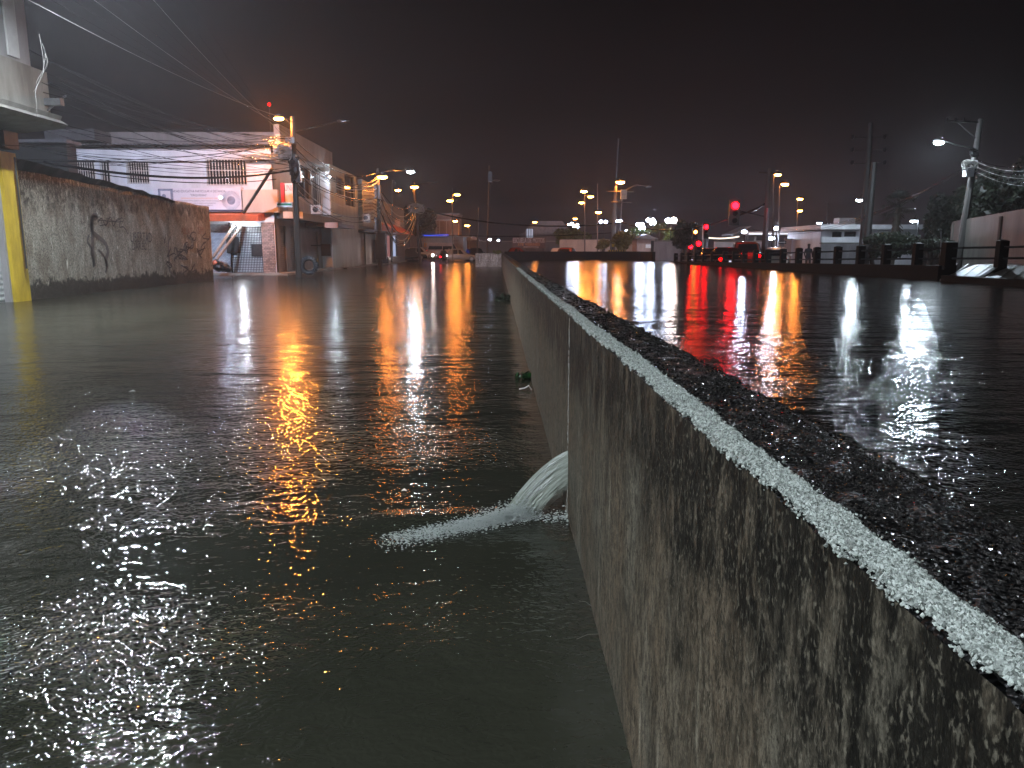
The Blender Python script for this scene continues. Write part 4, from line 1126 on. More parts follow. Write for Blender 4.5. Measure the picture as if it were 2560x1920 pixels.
# gate: grille and lit shutter behind
gu0, gu1 = gate_r[0], gate_r[1]; gzt = gate_r[3]; gp1 = at(575,600,YS).x
mb = MB(); pbox(mb, P, gp1-.05, gu1, -.3, gzt, .24, .29); mb.build('inner_shutter', shuttermat('white_roller_shutter', (.72,.76,.78), .14), sch)
g = MB()
for k in range(23): u = gp1 + (gu1-gp1)*k/22; pbox(g, P, u-.012, u+.012, .12, gzt-.25, .16, .19)
for k in range(19): z = .15 + (gzt-.45)*k/18; pbox(g, P, gp1, gu1, z-.012, z+.012, .191, .21)
pbox(g, P, gp1-.06, gp1, -.3, gzt, .1, .2); g.build('gate_grille', M['black'], sch)
for (a, b_, c, e_) in ((566,594,592,633),(628,658,610,641)): g = MB(); r_ = rect_y(a,b_,c,e_,YS); pbox(g, P, r_[0], r_[1], r_[2], r_[3], .08, .15); g.build('gate_lock_plate', M['dmetal'], sch)
g = MB(); pbox(g, P, gu0, gp1-.07, -.3, gzt-.1, .24, .29); g.build('tiled_panel', brickmat('pale_blue_tiles', (.42,.46,.52), (.22,.25,.29), (.1,.1,.1), 3.0), sch)
g = MB(); r_ = rect_y(660,680,556,676,YS); pbox(g, P, r_[0]+.002, r_[1]+.1, -.4, r_[3], -.12, -.003); g.build('stone_pier', M['stone'], sch)
head(sch, at(596,561,YS-.75), 'w', 13, .07, housing='globe', name='added_gate_light')  # lamp added under the awning to brighten the gate shutter
# side facade along the street
XC = cx1 + .1; PS = PX(XC)
u0 = YS; u1 = yz(829,620,XC)[0]
sh = [rect_x(691,716,565,671,XC), rect_x(727,741,565,665,XC), rect_x(784,796,580,660,XC)]
sh = [(max(a,YS+.6),b_,.15,e_) for a,b_,c,e_ in sh]
up = [rect_x(745,784,424,500,XC), rect_x(789,818,430,520,XC)]
ztS = 8.9
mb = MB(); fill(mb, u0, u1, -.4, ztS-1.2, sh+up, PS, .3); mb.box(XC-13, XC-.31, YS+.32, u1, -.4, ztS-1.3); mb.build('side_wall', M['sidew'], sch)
for s_ in sh:
    mb = MB(); pbox(mb, PS, *s_, .12, .16); mb.build('roller_shutter', M['shutd'], sch)
window(sch, PS, *up[0], bars=0); window(sch, PS, *up[1], bars=6, frame='dmetal')
mb = MB(); mb.box(XC+.003, XC+.35, YS+.5, u1, ztS-1.199, ztS+.2); mb.box(XC-12, XC+.002, YS+3, u1, ztS-1.2, ztS+.1); mb.build('parapet', M['sidew'], sch)
mb = MB(); pbox(mb, PS, YS+.2, u1, rect_x(700,800,540,556,XC)[2], rect_x(700,800,540,553,XC)[3], -.9, -.003); mb.build('balcony_slab', M['concd'], sch)
r_ = rect_x(700,733,457,508,XC); 
sg = thing('shop_sign', 'white projecting shop sign with red edge on the school corner', 'sign', (XC+.5, YS+.4, r_[2]))
q = rect_y(712,731,458,506,YS+.1); mb = MB(); mb.box(q[0],q[1],YS+.05,YS+.15,q[2],q[3]); mb.build('sign_face', M['banner'], sg)
q2 = rect_y(704,711.7,457,507,YS+.1); mb = MB(); mb.box(q2[0],q2[1],YS+.05,YS+.15,q2[2],q2[3]); mb.build('red_edge', M['red'], sg)
text('sign_lettering', 'UNI', M['ink'], (q[1]-q[0])*.8, .35, ((q[0]+q[1])/2, YS+.05, q[2]+.75*(q[3]-q[2])), (1,0,0), (0,-1,0), sg, .012)
q = rect_y(693,731,506,518,43.3)
ss = thing('street_sign', 'green and white street name sign on the corner pole', 'street sign', ((q[0]+q[1])/2, 43.2, q[2]))
mb = MB(); mb.box(q[0],q[1],43.22,43.26,q[2],q[3]); mb.build('white_plate', M['plate'], ss)
mb = MB(); mb.box(q[0]+.03,q[1]-.03,43.20,43.218,q[2]+.1,q[3]-.06); mb.build('green_plate', M['inkg'], ss)
for i, (xa_, xb_) in enumerate(((709,732),(744,757))):
    q = rect_y(xa_, xb_, 529, 546, YS-.6+i*1.5); o = thing('small_sign', ['blank pale square sign under the school balcony left of the pole','narrow pale sign under the school balcony right of the pole'][i], 'sign', (q[0], YS-.6+i*1.5, q[2]))
    mb = MB(); mb.box(q[0],q[1],YS-.65+i*1.5,YS-.6+i*1.5,q[2],q[3]); mb.build('sign_face', M['cream'], o)
    mb = MB(); mb.tube([((q[0]+q[1])/2,YS-.62+i*1.5,q[3]),((q[0]+q[1])/2,YS-.62+i*1.5,q[3]+.25)], .02, 5); mb.build('hanger', M['dmetal'], o)
def ac(label, x0, x1, y0, y1, X):
    u0_, u1_, z0_, z1_ = rect_x(x0,x1,y0,y1,X); o = thing('air_conditioner', label, 'air conditioner', (X+.3,(u0_+u1_)/2,z0_), 'air conditioning units on the shop fronts')
    w_ = .9; um = (u0_+u1_)/2
    mb = MB(); mb.box(X+.01, X+.75, um-.2, um+.25, z0_, z0_+.62); mb.build('casing', M['plastic'], o)
    mb = MB(); mb.ell((X+.34, um-.205, z0_+.31), .22, .02, .22, 14, 4); mb.build('fan_grille', M['black'], o)
    mb = MB(); mb.box(X+.01, X+.8, um-.15, um+.2, z0_-.06, z0_-.003); mb.build('bracket', M['dmetal'], o)
ac('lower air conditioner on the school side wall', 770, 795, 520, 538, XC)
ac('upper air conditioner on the school side wall', 803, 812, 504, 525, XC)
# dark awning and panel at the far end of school
aw2 = thing('shop_awning', 'dark flat awning with pink lit front edge jutting over the pavement', 'awning', (XC+1, 57, 3))
u0_, u1_, z0_, z1_ = rect_x(765,815,551,578,XC)
mb = MB(); mb.box(XC+.01, XC+2.3, u0_, u1_, z0_+.2, z0_+.45); mb.build('canopy', M['black'], aw2)
mb = MB(); mb.box(XC+1.4, XC+2.32, u0_-.03, u0_-.002, z0_+.12, z0_+.5); mb.build('front_edge', M['pink'], aw2)
bd = thing('black_board', 'black square board standing out from the shop wall', 'board', (XC+.8, 56, 1)); q = rect_y(803,826,610,640,56)
mb = MB(); mb.box(q[0],q[1],56,56.1,q[2],q[3]); mb.build('board_face', M['black'], bd); mb = MB(); mb.tube([(q[0],56.05,q[3]-.1),(XC,56.05,q[3]-.1)], .03, 5); mb.build('bracket', M['dmetal'], bd)
# pavement step
pv = MB(); pv.box(-32, XC+.9, YS-1.2, u1-.01, -.5, .13); pv.box(-16.4, -13.4, u1, 112, -.5, .08)
tag(pv.build('pavement', M['conc']), kind='structure')
# guy beams in front of the gate
for lab, a, b_ in (('leaning pale prop beam in front of the school gate', (585,563), (532,644)), ('leaning dark prop beam beside the pale one', (603,565), (541,650))):
    o = thing('prop_beam', lab, 'prop beam', at(b_[0],b_[1],45.6)); mb = MB(); mb.tube([at(*a,YS-.3), at(*b_,44.8)], .085, 5); mb.build('beam', M['conc' if 'pale' in lab else 'dmetal'], o)
o = thing('brace_pole', 'slanting rusty brace between the corner pole and the awning', 'brace', at(608,531,46)); mb = MB(); mb.tube([at(680,422,43.6), at(609,532,YS-1.3)], .09, 7); mb.build('brace', M['wood'], o)
tr = thing('rubbish_pile', 'black rubbish bags piled by the end of the graffiti wall', 'rubbish', at(552,675,44.5))
mb = MB(); 
for (x, y, s) in ((548,666,.42),(560,668,.36),(570,672,.25),(540,664,.30)): q = at(x,y,44.5); q.z = max(q.z,.2); mb.ell(q, s, s*.8, s*.75, 10, 7, jit=.12)
mb.build('bags', M['black'], tr)
mb = MB(); q = at(537,657,44.3); mb.ell(q, .14,.12,.16,8,6); mb.build('orange_bundle', M['orange'], tr)
# big tyre planter
ty = thing('tractor_tyre', 'large upright ribbed tyre standing in the flood beside the corner pole', 'tyre', at(773,690,43.6))
c = at(773,664,43.6); mb = MB(); n1, n2 = 40, 10
for i in range(n1):
    a = 2*math.pi*i/n1
    for j in range(n2):
        b_ = 2*math.pi*j/n2; rr_ = .40 + .13*math.cos(b_); mb.v.append((c.x + rr_*math.cos(a)*.96, c.y+.16*math.sin(b_), c.z + rr_*math.sin(a)))
for i in range(n1):
    for j in range(n2): mb.f.append((i*n2+j, ((i+1)%n1)*n2+j, ((i+1)%n1)*n2+(j+1)%n2, i*n2+(j+1)%n2))
mb.build('carcass', M['rubber'], ty, True)
mb = MB()
for k in range(20):
    a = 2*math.pi*k/20; rot = Matrix.Rotation(-a, 3, 'Y'); s = 1 if k % 2 else -1
    mb.obox(c + Vector((.50*math.cos(a), -.06*s, .50*math.sin(a))), .09, .24, .045, rot @ Matrix.Rotation(.5*s, 3, 'X'))
    mb.obox(c + Vector((.42*math.cos(a), -.155, .42*math.sin(a))), .20, .02, .03, rot @ Matrix.Rotation(.35, 3, 'Y'))
mb.build('tread_lugs', pm('worn_tyre_ribs', (.10,.10,.10), .3, var=.4), ty)

# ------------------------------------------------------------------ shop houses further along
def house_row(name, label, cat, x0, x1, ytop, mat, X, holes=(), hz=None, Yn=None, parapet=None):
    ua = yz(x0,620,X)[0]; ub = yz(x1,620,X)[0]; o = thing(name, label, cat, (X, ua, 0))
    zt = 1.6 + (622-ytop)*ua/FOC
    mb = MB(); hs = [rect_x(*h, X) for h in holes]
    fill(mb, ua+.02, ub, -.4, zt, hs, PX(X), .3); mb.box(X-10, X-.31, ua+.02, ub, -.4, zt-.05)
    mb.quad((X,ua+.02,-.4),(X,ua+.02,zt),(X-.31,ua+.02,zt),(X-.31,ua+.02,-.4)); mb.build('wall', mat, o)
    return o, ua, ub, zt, hs
X3 = XC + .75
h3, ua, ub, zt, hs = house_row('grey_house', 'tall pale grey house with wet lit front wall beyond the school', 'house', 832, 897, 420, M['green'], X3, [(847,862,452,492), (868,892,446,520)])
window(h3, PX(X3), *hs[0], bars=5, frame='dmetal'); window(h3, PX(X3), *hs[1], bars=0)
mb = MB(); mb.box(X3-2.2, X3-.01, ua-.25, ua+.018, -.3, zt-.6); mb.build('front_wall', M['white'], h3)
mb = MB(); mb.tube([(X3-1.2, ua-.4, 4.2),(X3+.9, ua-.4, 4.0)], .03, 5); mb.tube([(X3-1, ua-.4, 3.7),(X3+1.2, ua-.4, 3.6)], .02, 5); mb.build('awning_rail', M['dmetal'], h3)
head(h3, (X3+.1, ua-.5, zt-1.0), 'c', 14, .10, housing='flood', name='wall_light')
X4 = XC + .35
h4, ua4, ub4, zt4, hs = house_row('striped_house', 'house with herringbone striped upper balcony and air conditioner', 'house', 897, 947, 470, M['green'], X4, [(903,914,575,662), (929,941,600,655)])
for s_ in hs: mb = MB(); pbox(mb, PX(X4), *s_, .12, .16); mb.build('shutter', M['shutd'], h4)
mb = MB()
for k in range(11):
    z = 4.1 + k*.33; mb.add([(X4+.42, ua4+1, z),(X4+.42, (ua4+ub4)/2, z+.3),(X4+.42,(ua4+ub4)/2,z+.42),(X4+.42,ua4+1,z+.12)], [(0,1,2,3)])
    mb.add([(X4+.42, (ua4+ub4)/2, z+.3),(X4+.42, ub4-1, z),(X4+.42,ub4-1,z+.12),(X4+.42,(ua4+ub4)/2,z+.42)], [(0,1,2,3)])
mb.build('balcony_stripes', M['dgrey'], h4)
mb = MB(); mb.box(X4+.003, X4+.41, ua4+.4, ub4-.5, 3.7, 7.9); mb.build('balcony', M['green'], h4)
mb = MB(); mb.box(X4+.003, X4+1.5, ua4, ub4, 3.1, 3.35); mb.build('canopy', M['concd'], h4)
ac('air conditioner on the striped balcony house', 903, 914, 540, 556, X4+.5)
X5 = XC + .9
h5, ua5, ub5, zt5, hs = house_row('low_shop', 'low dark shop with orange red awning and lit pink doorway', 'shop', 952, 1012, 505, M['dgrey'], X5, [(968,978,590,650),(982,992,590,650)])
for s_ in hs: mb = MB(); pbox(mb, PX(X5), *s_, .15, .2); mb.build('lit_doorway', em('pink_lit_doorway', (.8,.35,.35), .35) if s_ is hs[0] else em('blue_white_lit_doorway', (.6,.7,1), .7), h5)
mb = MB(); r_ = rect_x(958,1000,574,586,X5); mb.prism([(0,r_[3]+.5),(1.6,r_[2]+.1),(1.6,r_[2]),(0,r_[2])], ua5+.5, ub5-4, lambda u,w,d: (X5+.003+u, d, w)); mb.build('awning', M['orange'], h5)
mb = MB(); q = rect_y(991,1013,552,573,yz(1002,620,X5)[0]); mb.box(q[0],q[1],ub5-8,ub5-7.8,q[2],q[3]); mb.build('side_panel', M['pink'], h5)
mb = MB(); mb.box(X5+.01, X5+.6, ua5+1, ub5-5, .09, .75); mb.build('counter', M['black'], h5)
head(h5, at(992,575,ub5-9), 'w', 14, .16, housing='flood', name='shop_light')

# food shop across the junction
YB = 116
fs = thing('food_shop', 'orange lit food shop with blue light strip along its flat roof', 'shop', at(1095,640,YB))
q = rect_y(1026,1122,592,641,YB); q2 = rect_y(1120,1158,590,641,YB-1)
mb = MB(); fill(mb, q[0], q[1], .2, q[3], [(at(1091,615,YB).x, at(1119,615,YB).x, at(1090,613,YB).z, at(1090,604,YB).z)], PY(YB), .3); mb.box(q[0],q[1],YB+.4,YB+8,.2,q[3]-.02); mb.build('wall', M['cream'], fs)
mb = MB(); mb.box(q2[0],q2[1],YB-1,YB+8,.2,q2[3]); mb.build('side_block', M['cream'], fs)
mb = MB(); mb.box(q[0]-.5,q2[1]+.8,YB-1.6,YB+8.3,q[3]+.003,q[3]+.22); mb.build('roof', M['cream'], fs)
bq = rect_y(1055,1121,585.5,590,YB-1.7); mb = MB(); mb.box(bq[0],bq[1],YB-1.75,YB-1.62,bq[2],bq[3]); mb.build('blue_light_strip', em('blue_neon_strip', (.06,.12,1), .9), fs)
a = at(1076,612,YB); text('sign_lettering', 'BUN', M['inky'], 1.85, .62, a, (1,0,0), (0,-1,0), fs, .02)
a = at(1058,600,YB); text('sign_lettering', 'O Y', M['inky'], .9, .3, a, (1,0,0), (0,-1,0), fs, .02)
a = at(1140,602,YB-1); text('sign_lettering', 'FRITADA', M['ink'], .9, .14, a, (1,0,0), (0,-1,0), fs, .02)
mb = MB(); q3 = rect_y(1090,1120,552,584,YB+2)
for (x, z0_) in ((q3[0],0),(q3[0]+.5,0),(q3[1]-.3,0)): mb.box(x,x+.1,YB+2,YB+2.1,q[3]+.22,q3[3])
mb.box(q3[0]-.1,q3[1]+.4,YB+1.9,YB+3,q3[3]+.002,q3[3]+.25)
for k in range(4): mb.box(q3[0]+.1,q3[0]+.5,YB+2.02,YB+2.08,q3[2]+.2+k*.45,q3[2]+.28+k*.45)
mb.build('roof_frame', M['inkw'], fs)
bk = thing('brick_block', 'dim brick block rising behind the food shop', 'building', at(1120,560,128)); q = rect_y(1088,1146,536,600,128)
mb = MB(); mb.box(q[0],q[1],128,136,.2,q[3]); mb.build('wall', M['pink'], bk); mb = MB(); mb.box(q[0]-.2,q[1]+.2,127.8,136,q[3]+.002,q[3]+.2); mb.build('roof', M['roofm'], bk)
o = thing('far_house', 'dark low house with lit gable right of the food shop', 'house', at(1180,630,130)); q = rect_y(1165,1200,601,640,130)
mb = MB(); mb.box(q[0],q[1],130,136,.2,q[3]); mb.build('wall', M['dgrey'], o)
mb = MB(); mb.prism([(q[0]-.3,q[3]+.002),(q[1]+.3,q[3]+.002),((q[0]+q[1])/2,q[3]+.8)], 129.6, 136.3, lambda u,w,d: (u,d,w)); mb.build('roof', M['roofm'], o)

# ------------------------------------------------------------------ far middle: driving school sign, roofs, walls
o = thing('warehouse', 'large dark building with pitched roof behind the driving school sign', 'warehouse', at(1370,640,135)); q = rect_y(1300,1420,584,640,135)
mb = MB(); mb.box(q[0],q[1],135,150,.2,q[3]); mb.build('wall', M['dgrey'], o)
zr = at(1360,553,135).z; mb = MB(); mb.prism([(at(1308,584,135).x,q[3]+.003),(at(1432,584,135).x,q[3]+.003),(at(1405,556,135).x,zr),(at(1334,553,135).x,zr)], 134.5, 150, lambda u,w,d: (u,d,w)); mb.build('roof', M['roofm'], o)
o = thing('driving_school_sign', 'weathered brown hoarding lettered for a motorcycle school', 'sign', at(1322,640,105)); q = rect_y(1281,1364,594,621,105)
mb = MB(); mb.box(q[0],q[1],105,105.15,q[2],q[3]); mb.build('board', pm('brown_board', (.13,.07,.06), .5, var=.4, scale=2), o)
mb = MB()
for x in (q[0]+.3, q[1]-.3): mb.tube([(x,105.25,.2),(x,105.25,q[3])], .07, 6)
mb.build('post', M['dmetal'], o)
a = at(1322,601,105); text('sign_lettering', 'ESCUELA DE MOTOS', M['inkw'], 4.25, .62, a, (1,0,0), (0,-1,0), o, .02)
a = at(1322,611,105); text('sign_lettering', '378 VIERNES', M['inko'], 3.0, .38, a, (1,0,0), (0,-1,0), o, .02)
a = at(1328,618,105); text('sign_lettering', 'MOTOS', M['inkw'], 2.0, .25, a, (1,0,0), (0,-1,0), o, .02)
o = thing('lit_booth', 'small lit glass booth above the motorcycle school sign', 'booth', at(1324,594,112)); q = rect_y(1315,1334,572,594,112)
mb = MB(); mb.box(q[0]-.1,q[1]+.1,111.9,113.2,q[3]+.003,q[3]+.12); mb.box(q[0]-.1,q[1]+.1,111.9,113.2,.2,q[2]-.003)
for k in range(4): x = q[0]+(q[1]-q[0]-.08)*k/3; mb.box(x,x+.08,112,112.08,q[2],q[3])
mb.build('frame', M['dgrey'], o); mb = MB(); mb.box(q[0],q[1],112.1,113,q[2],q[3]); mb.build('glazing', em('lit_booth_glass', (.75,.78,1), .45), o)
def longwall(label, x0, x1, y0, Y, mat, name='boundary_wall', cat='wall', cap=True):
    q = rect_y(x0,x1,y0,640,Y); o = thing(name, label, cat, ((q[0]+q[1])/2, Y, .2)); mb = MB(); mb.box(q[0],q[1],Y,Y+.2,.2,q[3]); mb.build('wall', mat, o)
    if cap: mb = MB(); mb.box(q[0]-.05,q[1]+.05,Y-.05,Y+.25,q[3]+.002,q[3]+.1); mb.build('coping', M['conc'], o)
    mb = MB(); n = max(2, int((q[1]-q[0])/3))
    for k in range(n+1): x = q[0]+(q[1]-q[0])*k/n; mb.box(x-.08,x+.08,Y-.09,Y-.001,.2,q[3]-.01)
    mb.build('pilaster', mat, o); return o
longwall('dim grey boundary wall behind the motorcycle school sign', 1200, 1420, 604, 122, M['dgrey'])
longwall('low pale wall behind the green lit trees', 1400, 1600, 600, 100, M['cream'])
longwall('grey fence wall under the dark round tree', 1636, 1700, 604, 72, M['grey'])
longwall('long pale hoarding under the string of lights', 1786, 1905, 605, 66, M['white'])
longwall('pinkish roadside wall behind the person', 1962, 2052, 600, 62, M['pink'])
longwall('dark low compound wall left of the bushes', 2052, 2200, 610, 52, M['grey'])
o = thing('guard_house', 'small pinkish guard house with a white notice', 'guard house', at(1612,640,76)); q = rect_y(1592,1638,598,640,76)
mb = MB(); mb.box(q[0],q[1],76,79,.2,q[3]); mb.build('wall', M['pink'], o); mb = MB(); mb.prism([(q[0]-.3,q[3]+.003),(q[1]+.3,q[3]+.003),((q[0]+q[1])/2,q[3]+.5)], 75.6, 79.3, lambda u,w,d: (u,d,w)); mb.build('roof', M['roofm'], o)
qq = rect_y(1614,1627,611,620,75.95); mb = MB(); mb.box(qq[0],qq[1],75.93,75.99,qq[2],qq[3]); mb.build('notice', M['plate'], o)
qq = rect_y(1627,1637,602,628,75.9); mb = MB(); mb.box(qq[0],qq[1],75.93,75.99,.2,qq[3]); mb.build('door', M['dmetal'], o)
o = thing('barrier', 'yellow and black striped road barrier under the tall crossarm pole', 'barrier', at(1540,640,74)); q = rect_y(1520,1562,625,640,74)
mb = MB(); mb.box(q[0],q[1],74,74.3,.2,q[3]); mb.build('rail', M['yellow'], o); mb = MB()
for k in range(7): x = q[0]+(q[1]-q[0])*(k+.2)/7; mb.box(x,x+.12,73.99,74.31,.2,q[3]+.004)
mb.build('black_stripes', M['black'], o)
o = thing('yellow_sign', 'small square yellow sign at the foot of the tall crossarm pole', 'sign', at(1533,620,76)); q = rect_y(1529.5,1536,610,617,76)
mb = MB(); mb.box(q[0],q[1],76,76.06,q[2],q[3]); mb.build('plate', M['yellow'], o); mb = MB(); mb.tube([((q[0]+q[1])/2,76.1,.2),((q[0]+q[1])/2,76.1,q[3])], .03, 5); mb.build('post', M['dmetal'], o)
# filling-station like canopy with light line
o = thing('forecourt_canopy', 'long flat white canopy edged with bright light behind the railing', 'canopy', at(1980,600,74)); q = rect_y(1872,2082,583,590,74)
mb = MB(); mb.box(q[0],q[1],74,80,q[2]+.12,q[3]+.15); mb.build('roof_slab', M['white'], o)
mb = MB(); mb.box(q[0],q[1],73.9,73.98,q[2]+.14,q[2]+.26); mb.build('light_strip', em('canopy_light_strip', (.9,.9,1), 1.6), o)
mb = MB()
for x in (1888, 1940, 1990, 2040, 2078): a = at(x,600,76); mb.tube([(a.x,76,.2),(a.x,76,q[2]+.12)], .1, 7)
mb.build('column', M['white'], o)
q = rect_y(1832,1878,577,585,76); o = thing('tin_roof', 'sloping pale tin roof beside the flood lamp over the hoarding', 'roof', at(1855,600,76))
mb = MB(); mb.prism([(q[0],q[2]),(q[1],q[3]+.5),(q[1],q[3]+.4),(q[0],q[2]-.1)], 76, 80, lambda u,w,d: (u,d,w)); mb.build('roof_sheet', M['metal'], o)
mb = MB()
for x in (q[0]+.2, q[1]-.2): mb.tube([(x,76.3,.2),(x,76.3,q[2]+(.3 if x > q[0]+1 else 0))], .06, 6)
mb.build('post', M['metal'], o)
sl = thing('string_lights', 'sagging string of small bulbs over the pale hoarding', 'string lights', at(1808,595,65)); mb = MB(); P_ = []
for k in range(25):
    s = k/24; P_.append(at(1771+76*s, 592+5*4*s*(1-s)*.6 - 3*s, 65))
mb.tube(P_, .015, 4); mb.build('wire', M['cable'], sl); mb = MB()
for p in P_[::1]: mb.ell(p-Vector((0,0,.08)), .055,.055,.07,5,3)
mb.build('bulbs', em('small_bulbs', (1,.85,.7), 2.2), sl)
o = thing('one_way_sign', 'dark one way arrow sign on a thin post by the railing', 'sign', at(1956,640,50)); q = rect_y(1945.5,1966,602,609.5,50)
mb = MB(); mb.box(q[0],q[1],50,50.04,q[2],q[3]); mb.build('plate', M['black'], o)
mb = MB(); zc = (q[2]+q[3])/2; mb.add([(q[0]+.05,49.99,zc-.03),(q[1]-.16,49.99,zc-.03),(q[1]-.16,49.99,zc-.08),(q[1]-.04,49.99,zc),(q[1]-.16,49.99,zc+.08),(q[1]-.16,49.99,zc+.03),(q[0]+.05,49.99,zc+.03)], [(0,1,2,3,4,5,6)]); mb.build('arrow', M['inkw'], o)
mb = MB(); mb.tube([((q[0]+q[1])/2,50.07,.2),((q[0]+q[1])/2,50.07,q[3])], .03, 5); mb.build('post', M['metal'], o)
# flat white house
YH = 56
o = thing('white_house', 'long flat roofed white house behind the dark bushes', 'house', at(2160,620,YH)); q = rect_y(2052,2292,574,640,YH)
hol = [rect_y(2080,2106,580,593,YH), rect_y(2110,2142,579,592,YH), rect_y(2150,2170,580,592,YH)]
mb = MB(); fill(mb, q[0], q[1], .2, q[3], hol, PY(YH), .25); mb.box(q[0],q[1],YH+.3,YH+7,.2,q[3]-.05); mb.build('wall', M['white'], o)
for h in hol: window(o, PY(YH), *h, bars=0)
mb = MB(); mb.box(q[0]-.5,q[1]+.3,YH-.9,YH+7.3,q[3]+.003,q[3]+.33); mb.build('roof', M['white'], o)
mb = MB(); mb.box(q[0]+2,q[0]+3.2,YH+2,YH+3,q[3]+.334,q[3]+.9); mb.build('water_tank', M['grey'], o)
# right compound wall
o = thing('compound_wall', 'tall stained wall under the dark trees at the right edge', 'wall', at(2480,640,30))
a0 = at(2384,560,36); a1 = at(2700,545,22); mb = MB(); n = 24
for k in range(n+1):
    s = k/n; p = Vector((a0.x+(a1.x-a0.x)*s, 36+(22-36)*s, 0)); zt_ = 2.85 + .15*s
    mb.v += [(p.x,p.y,.2),(p.x,p.y,zt_),(p.x+.2,p.y+.2,zt_),(p.x+.2,p.y+.2,.2)]
for k in range(n):
    for i in range(3): mb.f.append((4*k+i,4*k+i+1,4*k+5+i,4*k+4+i))
mb.f.append((0,1,2,3)); mb.build('wall', M['oldw'], o)
mb = MB()
for k in range(0, n+1, 12):
    v = mb_v = (a0.x+(a1.x-a0.x)*k/n, 36-14*k/n); mb.box(v[0]-.07,v[0]+.07,v[1]-.10,v[1]+.05,.2,2.8)
mb.build('pilaster', M['oldw'], o)
o = thing('thin_fence_post', 'thin bare metal post standing before the dark trees', 'post', at(2352,640,33)); mb = MB(); mb.tube([at(2352,640,33),at(2353,578,33)], .03, 6); mb.build('post', M['metal'], o)

# ------------------------------------------------------------------ canal far bank: parapet, posts, rails
def bankx(Y): return canal_x(Y)
bk_ = thing('canal_parapet', 'dark concrete parapet along the far bank of the canal', 'parapet', (13, 40, .6))
mb = MB(); ysn = [24.3 + k*(64-24.3)/30 for k in range(31)]
for Y in ysn:
    x = bankx(Y); T = 1.10 - .0125*(Y-23)
    mb.v += [(x,Y,-.3),(x+.03,Y,T),(x+.6,Y,T),(x+.6,Y,.1)]
for k in range(30):
    for i in range(3): mb.f.append((4*k+i,4*k+i+1,4*k+5+i,4*k+4+i))
mb.f += [(3,2,1,0), tuple(120+i for i in range(4))]
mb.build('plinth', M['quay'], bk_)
end = thing('culvert_wall', 'low black wall closing the far end of the canal', 'wall', (5, 70, .6))
mb = MB(); mb.box(wx(70)+THK+.02, canal_x(64)+.25, 70.0, 70.5, -.4, 1.36); mb.build('wall', M['quay'], end)
mb = MB(); mb.box(canal_x(64)-.05, canal_x(64)+.25, 64.1, 69.99, -.4, 1.36); mb.build('side_wall', M['quay'], end)
# sloped bank close to the camera
sb = thing('sloped_bank', 'lit sloping concrete bank with diagonal scores at the right', 'bank', (14.5, 20, .6))
mb = MB(); ysn = [2 + k*.5 for k in range(50)]
for Y in ysn:
    if Y > 24.3: Y = 24.3
    x = bankx(Y); mb.v += [(x+.05,Y,-.3),(x+.10,Y,.64),(x+.2,Y,.70),(x+1.15,Y,1.10),(x+1.6,Y,1.14),(x+1.6,Y,.1)]
for k in range(49):
    for i in range(5): mb.f.append((6*k+i,6*k+i+1,6*k+7+i,6*k+6+i))
mb.build('slope', M['slope'], sb)
mb = MB(); ykk = [2+k for k in range(23)]
for Y in ykk: x = bankx(Y); mb.v += [(x-.06,Y,-.3),(x-.04,Y,.78),(x+.18,Y,.79),(x+.18,Y,-.3)]
for k in range(22):
    for i in range(3): mb.f.append((4*k+i,4*k+i+1,4*k+5+i,4*k+4+i))
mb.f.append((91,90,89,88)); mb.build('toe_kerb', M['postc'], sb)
mb = MB()
for k in range(26):
    Y = 12.2 + k*.55; x = bankx(Y)
    mb.obox(Vector((x+.68,Y,.925)), 1.15, .05, .012, Matrix.Rotation(-.415,3,'Y') @ Matrix.Rotation(.55,3,'Z'))
mb.build('score_ridges', M['slope'], sb)
mb = MB(); mb.box(0,0.001,0,0.001,0,0.001)
posts_y = []
px = [(2502.5,1),(2388,1),(2294,0),(2216,0),(2151,0),(2094.6,0),(2042,0),(1997.5,0),(1958,0),(1921,0),(1890,0),(1862,0),(1837,0),(1813,0),(1783,0),(1761,0),(1742,0),(1723,0),(1706,0),(1690,0)]
def solve_Y(x):                        # Y on the bank line seen at pixel column x
    best = None
    for k in range(2000):
        Y = 8 + k*.04; X = bankx(Y)+(.9 if Y < 24.3 else .32); z = 1.4
        d = Vector((X, Y, z-1.6)); dep = d.y*math.cos(PITCH) - d.z*math.sin(PITCH)
        xx = 1280 + FOC*X/dep
        if best is None or abs(xx-x) < best[0]: best = (abs(xx-x), Y)
    return best[1]
PG = 'posts of the canal railing'
def post(Y, big, label):
    X = bankx(Y)+(.9 if Y < 24.3 else .32); w_ = .135 if big != 2 else .18; T = 1.82 - .0165*(Y-23)
    o = thing('railing_post', label, 'railing post', (X, Y, 1.1), PG)
    mb = MB(); mb.box(X-w_, X+w_, Y-w_*.8, Y+w_*.8, .95 if Y < 30 else .6, T)
    mb.add([(X-w_,Y-w_*.8,T),(X+w_,Y-w_*.8,T),(X+w_,Y+w_*.8,T),(X-w_,Y+w_*.8,T),(X-w_*.5,Y,T+.04),(X+w_*.5,Y,T+.04)], [(0,1,5,4),(1,2,5),(2,3,4,5),(3,0,4)])
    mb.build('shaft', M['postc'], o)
    if Y < 24.3:
        mb = MB(); mb.prism([(X-w_,1.06),(X+w_,1.06),(X-.45,.45),(X-1.0,.45)], Y-w_*.81, Y+w_*.81, lambda u,w,d: (u,d,w)); mb.build('buttress', M['postc'], o)
ords = ['nearest','second','third','fourth','fifth','sixth','seventh','eighth','ninth','tenth','eleventh','twelfth','thirteenth','fourteenth','fifteenth','sixteenth','seventeenth','eighteenth','nineteenth','twentieth']
